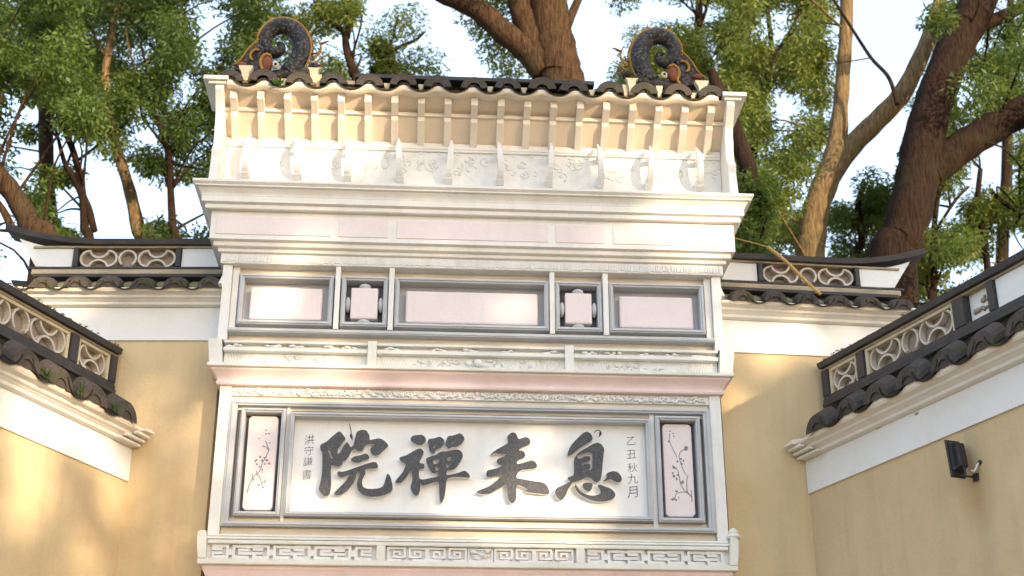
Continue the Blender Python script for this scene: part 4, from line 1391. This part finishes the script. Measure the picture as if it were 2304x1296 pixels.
def tree(label, limbs, Y, box, nclump, rc, n_per, leaf, barkm, seed, extra=(), dY=2.2, group='trees behind the temple gate', twigs=True, ln=.078, wd=.032, droop=.7):
    """limbs: lists of (px, py, radius px[, dY]) read at the trunk's own distance; the first one is rooted in the ground"""
    rnd = random.Random(seed)
    sc = FPX / ((Y + 9.2) * 1.06)
    base = at(limbs[0][0][0], limbs[0][0][1], Y)
    root = thing('broadleaf_tree', label, 'tree', (base.x, Y, 0), group)
    nclump = int(nclump * DENS * (.6 if Y > 10 else 1))
    rc *= .62
    n_per = int(n_per * .96)
    tr = MB()
    samples = []
    for li, lb in enumerate(limbs):
        pts = [at(p[0], p[1], Y + (p[3] if len(p) > 3 else 0)) for p in lb]
        rad = [p[2] / sc for p in lb]
        if li == 0:
            b0 = pts[0]
            pts = [Vector((b0.x, Y, -.1)), Vector((b0.x, Y, b0.z * .5))] + pts
            rad = [rad[0] * 1.35, rad[0] * 1.1] + rad
        big = max(p[2] for p in lb) > 18
        samples += list(limb(tr, pts, rad, 16 if big else 8, 8 if big else 4, seed + li))
    samples = np.array([tuple(p) for p in samples])
    cs, rs = [], []
    tries = 0
    while len(cs) < nclump and tries < nclump * 30:
        tries += 1
        px, py = rnd.uniform(box[0], box[2]), rnd.uniform(box[1], box[3])
        rq = rc * sc * .62
        if any(((px - a) / (c + rq)) ** 2 + ((py - b2) / (d + rq)) ** 2 < 1 for a, b2, c, d in SKY_HOLES):
            continue
        yy = Y + rnd.uniform(-.35, 1.0) * dY
        if yy < 1.6:
            yy = 1.6 + rnd.random()
        p = at(px, py, yy)
        if any(yy < ty + .3 and abs(px - tx) < tr_ + rc * (75 if tr_ > 20 else 40) and abs(py - tp) < 60 for tx, tp, tr_, ty in CLEAR):
            continue
        cs.append(tuple(p))
        rs.append(rc * rnd.uniform(.55, 1.2))
    for px, py, dy, r_ in extra:
        cs.append(tuple(at(px, py, Y + dy)))
        rs.append(r_)
    if twigs:
        for i, c in enumerate(cs):
            if i % 3:
                continue
            c = np.array(c)
            dd = np.linalg.norm((samples - c) * np.array([1, 1, 1.0]) + np.array([0, 0, .6]), axis=1)
            j = int(np.argmin(dd + rnd.random() * .3))
            s0 = samples[j]
            if np.linalg.norm(s0 - c) > 1.9 or s0[2] < 3:
                continue
            mid = (s0 + c) / 2 + np.array([rnd.uniform(-.25, .25), rnd.uniform(-.25, .25), rnd.uniform(.0, .35)])
            tr.tube(cat_rom([tuple(s0), tuple(mid), tuple(c)], 4), list(np.linspace(.020, .005, 9)), 5)
    t_ = tr.build('trunk', barkm, root, 0, True)
    leaf_cloud('crown', cs, rs, n_per, ln, wd, leaf, root, droop, seed)
    return root


tree('huge reddish forked trunk rising just behind the middle of the gate roof',
     [[(1268, 260, 58), (1262, 175, 54), (1250, 110, 52), (1238, 50, 50), (1232, -20, 48), (1236, -120, 44)],
      [(1225, 165, 34), (1185, 115, 32), (1130, 70, 30), (1070, 18, 29), (1000, -15, 27), (920, -60, 24)],
      [(1232, 160, 36), (1200, 90, 32), (1175, 30, 30), (1160, -40, 28)],
      [(1268, 70, 16), (1285, 35, 12), (1305, -10, 10), (1330, -60, 8)]],
     6.5, (1000, -140, 1330, 175), 34, .60, 330, 'leaf_light', 'bark_red', 3, dY=2.5)
tree('sunlit pale trunk with two stems above the right back wall',
     [[(1828, 640, 36), (1826, 540, 35), (1836, 470, 32), (1862, 400, 32), (1880, 350, 30), (1890, 250, 19), (1898, 150, 18), (1904, 60, 17), (1905, -40, 16)],
      [(1868, 395, 27), (1915, 330, 26), (1975, 270, 25), (2030, 210, 24), (2075, 120, 21), (2105, 40, 18), (2130, -60, 16)]],
     6.0, (1620, -140, 1900, 560), 62, .52, 380, 'leaf_light', 'bark_sunlit', 5, dY=3.0)
tree('massive dark leaning trunk that forks at the right edge above the wall',
     [[(2010, 640, 56), (2030, 540, 53), (2058, 430, 52), (2075, 340, 54), (2095, 250, 48), (2140, 130, 48), (2190, 30, 47), (2240, -80, 44)],
      [(2085, 390, 44), (2150, 340, 42), (2230, 290, 40), (2320, 240, 38), (2420, 190, 34)],
      [(2195, 60, 20, .3), (2250, 40, 18, .4), (2320, 5, 16, .5), (2400, -40, 14, .6)]],
     5.0, (2080, -140, 2420, 640), 58, .52, 380, 'leaf', 'bark_dark', 8, dY=3.0)
tree('leaning brown trunk at the left edge behind the upswept wall ridge',
     [[(95, 600, 30), (72, 515, 27), (38, 450, 24), (-2, 395, 22), (-60, 330, 20)], [(30, 520, 10), (5, 470, 9), (-30, 430, 8)]],
     4.5, (-160, -140, 190, 640), 74, .50, 380, 'leaf', 'bark_red', 12, dY=2.2)
tree('slender sunlit trunk among dense leaves left of the gate',
     [[(330, 600, 20), (312, 520, 17), (292, 430, 14), (262, 330, 12), (242, 240, 11), (236, 170, 10), (250, 80, 9), (262, 0, 8), (268, -90, 7)],
      [(245, 240, 5), (290, 215, 4), (312, 196, 3)]],
     7.5, (90, -140, 420, 380), 80, .55, 380, 'leaf_dark', 'bark_sunlit', 17, dY=2.5)
tree('thin dark forked trunk between the leaning trunk and the slender one at left',
     [[(195, 600, 12), (190, 515, 11), (185, 430, 9), (168, 350, 8), (146, 290, 7), (138, 220, 5)],
      [(188, 450, 8), (165, 400, 7), (145, 365, 6), (128, 300, 4)], [(212, 520, 9), (200, 470, 8), (188, 440, 7)], [(176, 360, 4), (215, 330, 3), (250, 290, 3)]],
     6.2, (60, 180, 300, 540), 46, .42, 330, 'leaf', 'bark_dark', 21, dY=2.0)
tree('thin dark trunk close to the left side of the gate, branching under dense leaves',
     [[(390, 600, 10), (388, 510, 10), (384, 430, 9), (380, 350, 9), (362, 290, 7), (340, 230, 6), (330, 150, 5)], [(350, 255, 4), (345, 190, 3), (352, 165, 3)], [(372, 330, 4), (320, 265, 3)]],
     6.8, (330, -140, 600, 540), 84, .50, 380, 'leaf_dark', 'bark_dark', 25, dY=2.2)
tree('twisted dark branching stem above the left part of the gate roof',
     [[(800, 240, 13), (796, 170, 11), (780, 110, 10), (772, 70, 8), (735, 48, 6), (722, 40, 4)], [(782, 85, 8), (785, 45, 7), (790, 0, 7), (796, -60, 6)]],
     7.0, (640, -150, 850, 70), 20, .45, 330, 'leaf_light', 'bark_dark', 29, dY=1.8, extra=[(760, 150, .5, .35), (700, 130, 1, .4)])
tree('small leafy tree standing alone against the white sky above the gate roof',
     [[(845, 250, 8), (852, 170, 7), (868, 125, 6), (900, 105, 5), (935, 90, 4), (955, 72, 3)], [(872, 122, 4), (885, 80, 3), (895, 40, 3)]],
     9.5, (860, 45, 965, 180), 10, .42, 420, 'leaf_light', 'bark_dark', 33, dY=.8, extra=[(890, 60, 0, .42), (915, 45, 0, .38), (930, 140, 0, .5), (900, 150, 0, .5), (960, 150, 0, .4), (840, 95, 0, .3), (860, 130, 0, .32), (790, 175, 0, .3)])
tree('branchy tree with pale twigs behind the right dragon fish',
     [[(1690, 640, 14), (1694, 500, 13), (1690, 420, 12), (1700, 300, 9), (1722, 200, 8), (1735, 110, 7), (1728, 30, 6), (1722, -60, 5)],
      [(1718, 215, 6), (1700, 150, 5), (1680, 90, 4)], [(1728, 150, 5), (1765, 90, 4), (1800, 30, 3)], [(1500, 240, 6), (1530, 140, 5), (1568, 80, 4), (1590, 20, 4)], [(1610, 120, 5), (1628, 90, 4), (1600, 60, 3)]],
     8.0, (1365, -140, 1860, 300), 120, .52, 380, 'leaf_light', 'bark_dark', 37, dY=2.5)
tree('curved dark branch bending beside the right bargeboard of the gate',
     [[(1672, 640, 20), (1684, 470, 19), (1690, 420, 20), (1680, 370, 22), (1662, 320, 21), (1645, 270, 19), (1620, 210, 16), (1600, 160, 12)]],
     3.2, (1640, 380, 1720, 560), 14, .36, 260, 'leaf', 'bark_dark', 41, dY=1.2, extra=[(1665, 410, .3, .25), (1660, 470, .3, .28)])
tree('thin dark stems in bright leaves above the right side wall',
     [[(2100, 740, 8), (2102, 640, 8), (2100, 540, 7), (2108, 460, 6), (2120, 400, 5)], [(2105, 520, 4), (2150, 450, 4), (2180, 420, 3)], [(2225, 640, 9), (2215, 540, 8), (2200, 460, 7), (2206, 380, 6)], [(2300, 480, 6), (2265, 460, 6), (2230, 432, 5)]],
     7.0, (2040, 330, 2360, 690), 70, .45, 360, 'leaf_light', 'bark_dark', 45, dY=2.0)
tree('low dark bushy tree between the pale trunk and the massive dark trunk',
     [[(1935, 640, 12), (1940, 540, 10), (1930, 470, 8), (1945, 410, 6)]],
     8.5, (1870, 400, 2040, 600), 32, .42, 360, 'leaf_dark', 'bark_dark', 49, dY=1.5)
tree('dense tall tree filling the upper left corner',
     [[(110, 700, 22), (105, 400, 18), (100, 200, 16), (90, 0, 14), (80, -120, 12)]],
     11.0, (-120, -180, 520, 420), 150, .75, 420, 'leaf_dark', 'bark_dark', 53, dY=2.5)
tree('tall tree far behind the left half of the gate roof',
     [[(560, 400, 18), (565, 250, 16), (570, 100, 13), (575, -60, 10)]],
     11.0, (430, -180, 760, 200), 56, .62, 420, 'leaf_dark', 'bark_dark', 57, dY=2.0)
tree('tall bright tree far behind the right dragon fish',
     [[(1560, 500, 18), (1565, 250, 15), (1570, 100, 12), (1575, -60, 9)]],
     12.0, (1370, -180, 1840, 520), 120, .65, 420, 'leaf_light', 'bark_dark', 61, dY=2.5)
tree('far leafy tree at the right end behind the massive trunk',
     [[(2260, 700, 16), (2265, 400, 14), (2270, 150, 11), (2275, -40, 8)]],
     12.0, (2060, -180, 2400, 640), 90, .65, 420, 'leaf', 'bark_dark', 65, dY=2.5)

# bare thin branch crossing the sky gap on the right
bb = MB()
bb.tube(cat_rom([at(1870, -10, 5.6), at(1918, 66, 5.5), at(1960, 130, 5.4), at(2000, 175, 5.3), at(2018, 235, 5.2)], 6), list(np.linspace(.018, .028, 25)), 7)
bb.tube(cat_rom([at(1960, 130, 5.4), at(1900, 140, 5.5), at(1845, 145, 5.6)], 4), list(np.linspace(.010, .005, 9)), 5)
bo = bb.build('bare_branch', 'bark_dark', None, 0, True)
tag(bo, 'bare thin branch crossing the white sky between the pale and dark trunks', 'branch')

# ------------------------------------------------------------------ weeds in the tiles
weeds = [(TSL, 1.20, .19, 4.49, 'grass tuft between the tiles of the left side wall, nearest the frame edge'), (TSL, .85, .19, 4.49, 'grass tuft in the middle of the tiles of the left side wall'),
         (TSL, .50, .20, 4.49, 'long grass tuft hanging from the tiles of the left side wall')]
for i, (T, s, o, z, lab) in enumerate(weeds):
    rnd = random.Random(i)
    w_ = MB()
    c = T(s, o, z)
    for _ in range(22):
        d = Vector((rnd.uniform(-1, 1), rnd.uniform(-1, .4), rnd.uniform(-.5, 1.1))).normalized()
        ln = rnd.uniform(.04, .11)
        e = c + d * ln + Vector((0, 0, -.03 * rnd.random()))
        sd = d.cross(Vector((0, 0, 1))).normalized() * .0035
        mdl = c + d * ln * .5 + Vector((0, 0, .012))
        w_.add([c - sd, c + sd, mdl + sd, mdl - sd], [(0, 1, 2, 3)])
        w_.add([mdl - sd, mdl + sd, e], [(0, 1, 2)])
    ob = w_.build('grass_tuft', 'fern')
    tag(ob, lab, 'grass tuft', 'weeds growing on the tiles')
w_ = MB()
c = at(628, 192, -.36)
rnd = random.Random(9)
for _ in range(16):
    d = Vector((rnd.uniform(-1, 1), rnd.uniform(-.8, .2), rnd.uniform(-.2, 1))).normalized()
    ln = rnd.uniform(.04, .08)
    sd = d.cross(Vector((0, 1, 0))).normalized() * .008
    w_.add([c, c + d * ln * .6 + sd, c + d * ln, c + d * ln * .6 - sd], [(0, 1, 2, 3)])
ob = w_.build('small_fern', 'fern')
tag(ob, 'small bright green fern on the gate tiles under the left dragon fish', 'fern')

# moss and leaf litter lying on the ridges of the side walls
for T, n, s0, s1 in ((TSL, 260, .05, 2.4), (TSR, 300, .1, 3.0)):
    w_ = MB(T)
    rnd = random.Random(n)
    for _ in range(n):
        s = rnd.uniform(s0, s1)
        o = rnd.uniform(-.27, -.12)
        z = 5.112 + rnd.uniform(0, .010)
        r_ = rnd.uniform(.010, .026)
        a = rnd.uniform(0, 3.1)
        w_.add([(s - r_ * math.cos(a), o - r_ * math.sin(a), z), (s + r_ * .4 * math.sin(a), o - .4 * r_ * math.cos(a), z + .01), (s + r_ * math.cos(a), o + r_ * math.sin(a), z + .004), (s - .4 * r_ * math.sin(a), o + .4 * r_ * math.cos(a), z + .008)], [(0, 1, 2, 3)])
    ob = w_.build('leaf_litter', 'bamboo')
    ob['kind'] = 'stuff'
    ob['label'] = 'dry yellow leaves lying along the ridge of the side wall'

# ------------------------------------------------------------------ trees of the courtyard, on the sunny side behind the photographer
# openings in the courtyard crowns, where the low sun gets through to the gate: x, z, half sizes, slant
GAPS = [(-1.45, 6.74, .85, .44, .0), (-1.36, 5.62, .19, .42, .5), (-1.35, 4.82, .52, .22, .0), (-1.66, 4.42, .26, .36, .0), (.38, 3.92, .80, .28, .15), (.45, 4.42, .22, .16, .3),
        (1.45, 6.05, .62, .26, -.1), (1.45, 6.52, .26, .18, .0), (1.38, 6.84, .80, .44, .0), (-.30, 5.80, .18, .09, .3), (-.35, 6.45, .20, .10, .0), (2.1, 4.86, .30, .14, .0), (2.45, 5.35, .35, .22, .2), (1.75, 5.2, .16, .4, .3),
        (-2.15, 4.75, .22, .30, .3), (-2.25, 4.05, .22, .22, .2), (-2.6, 4.35, .28, .3, .0), (-3.2, 4.2, .35, .45, .2), (-2.55, 3.55, .2, .22, .1), (-2.9, 5.6, .5, .25, .0), (-3.3, 3.6, .22, .3, .0), (.3, 5.45, .35, .12, .25), (-.9, 4.0, .25, .12, .2)]


def in_gap(P, rng):
    X = P[:, 0] - TOSUN.x * (P[:, 1] / TOSUN.y)
    Z = P[:, 2] - TOSUN.z * (P[:, 1] / TOSUN.y)
    m_ = np.zeros(len(P), bool)
    for x, z, a, b2, sl in GAPS:
        part = .965 if z > 6.3 else .94          # high up a few leaves still cross the opening
        m_ |= (((X - x - sl * (Z - z)) / a) ** 2 + ((Z - z) / b2) ** 2 < rng.uniform(.75, 1.25, len(P))) & (rng.random(len(P)) < part)
    return m_


def shade_tree(label, dist, lateral, clumps, seed):
    b0 = TOSUN * dist
    perp = Vector((math.cos(SUN_AZ), math.sin(SUN_AZ), 0))
    base = Vector((b0.x, b0.y, 0)) + perp * lateral
    root = thing('broadleaf_tree', label, 'tree', (base.x, base.y, 0), 'trees in front of the gate')
    cs, rs = [], []
    top = 0
    for u, z, r_ in clumps:
        dd = random.Random(int(u * 100 + z * 10)).uniform(-1.2, 1.2)
        p = Vector((b0.x, b0.y, 0)) + perp * u + Vector((TOSUN.x, TOSUN.y, 0)).normalized() * dd + Vector((0, 0, z + dist * math.sin(SUN_EL) + dd * math.tan(SUN_EL)))
        cs.append(tuple(p))
        rs.append(r_)
    tr = MB()
    zt = dist * math.sin(SUN_EL) + 3
    limb(tr, [(base.x, base.y, -.1), (base.x + .1, base.y, zt * .5), (base.x - .1, base.y + .1, zt), (base.x, base.y, zt + 5)], [.45, .38, .3, .12], 12, 5, seed)
    for c in cs[::5]:
        tr.tube(cat_rom([(base.x, base.y, min(c[2], zt + 3) - 1.0), ((base.x + c[0]) / 2, (base.y + c[1]) / 2, c[2] - .5), c], 4), list(np.linspace(.06, .015, 9)), 6)
    tr.build('trunk', 'bark_dark', root, 0, True)
    leaf_cloud('crown', cs, rs, 520, .20, .11, 'leaf', root, .4, seed, reject=in_gap)


# u = metres across the sun's path (0 = gate centre), z = height on the gate that the clump shades
cl = []
rnd = random.Random(4)
for i in range(15):
    for j in range(12):
        cl.append((-5.2 + i * .74 + rnd.uniform(-.3, .3), .8 + j * .66 + rnd.uniform(-.3, .3), rnd.uniform(.5, .72)))
shade_tree('broad leafy courtyard tree standing behind the viewer on the sunny side', 24, 4.4, [c for c in cl if c[0] > -.8], 71)
shade_tree('second leafy courtyard tree further left behind the viewer', 27, -3.5, [c for c in cl if c[0] <= -.8], 73)
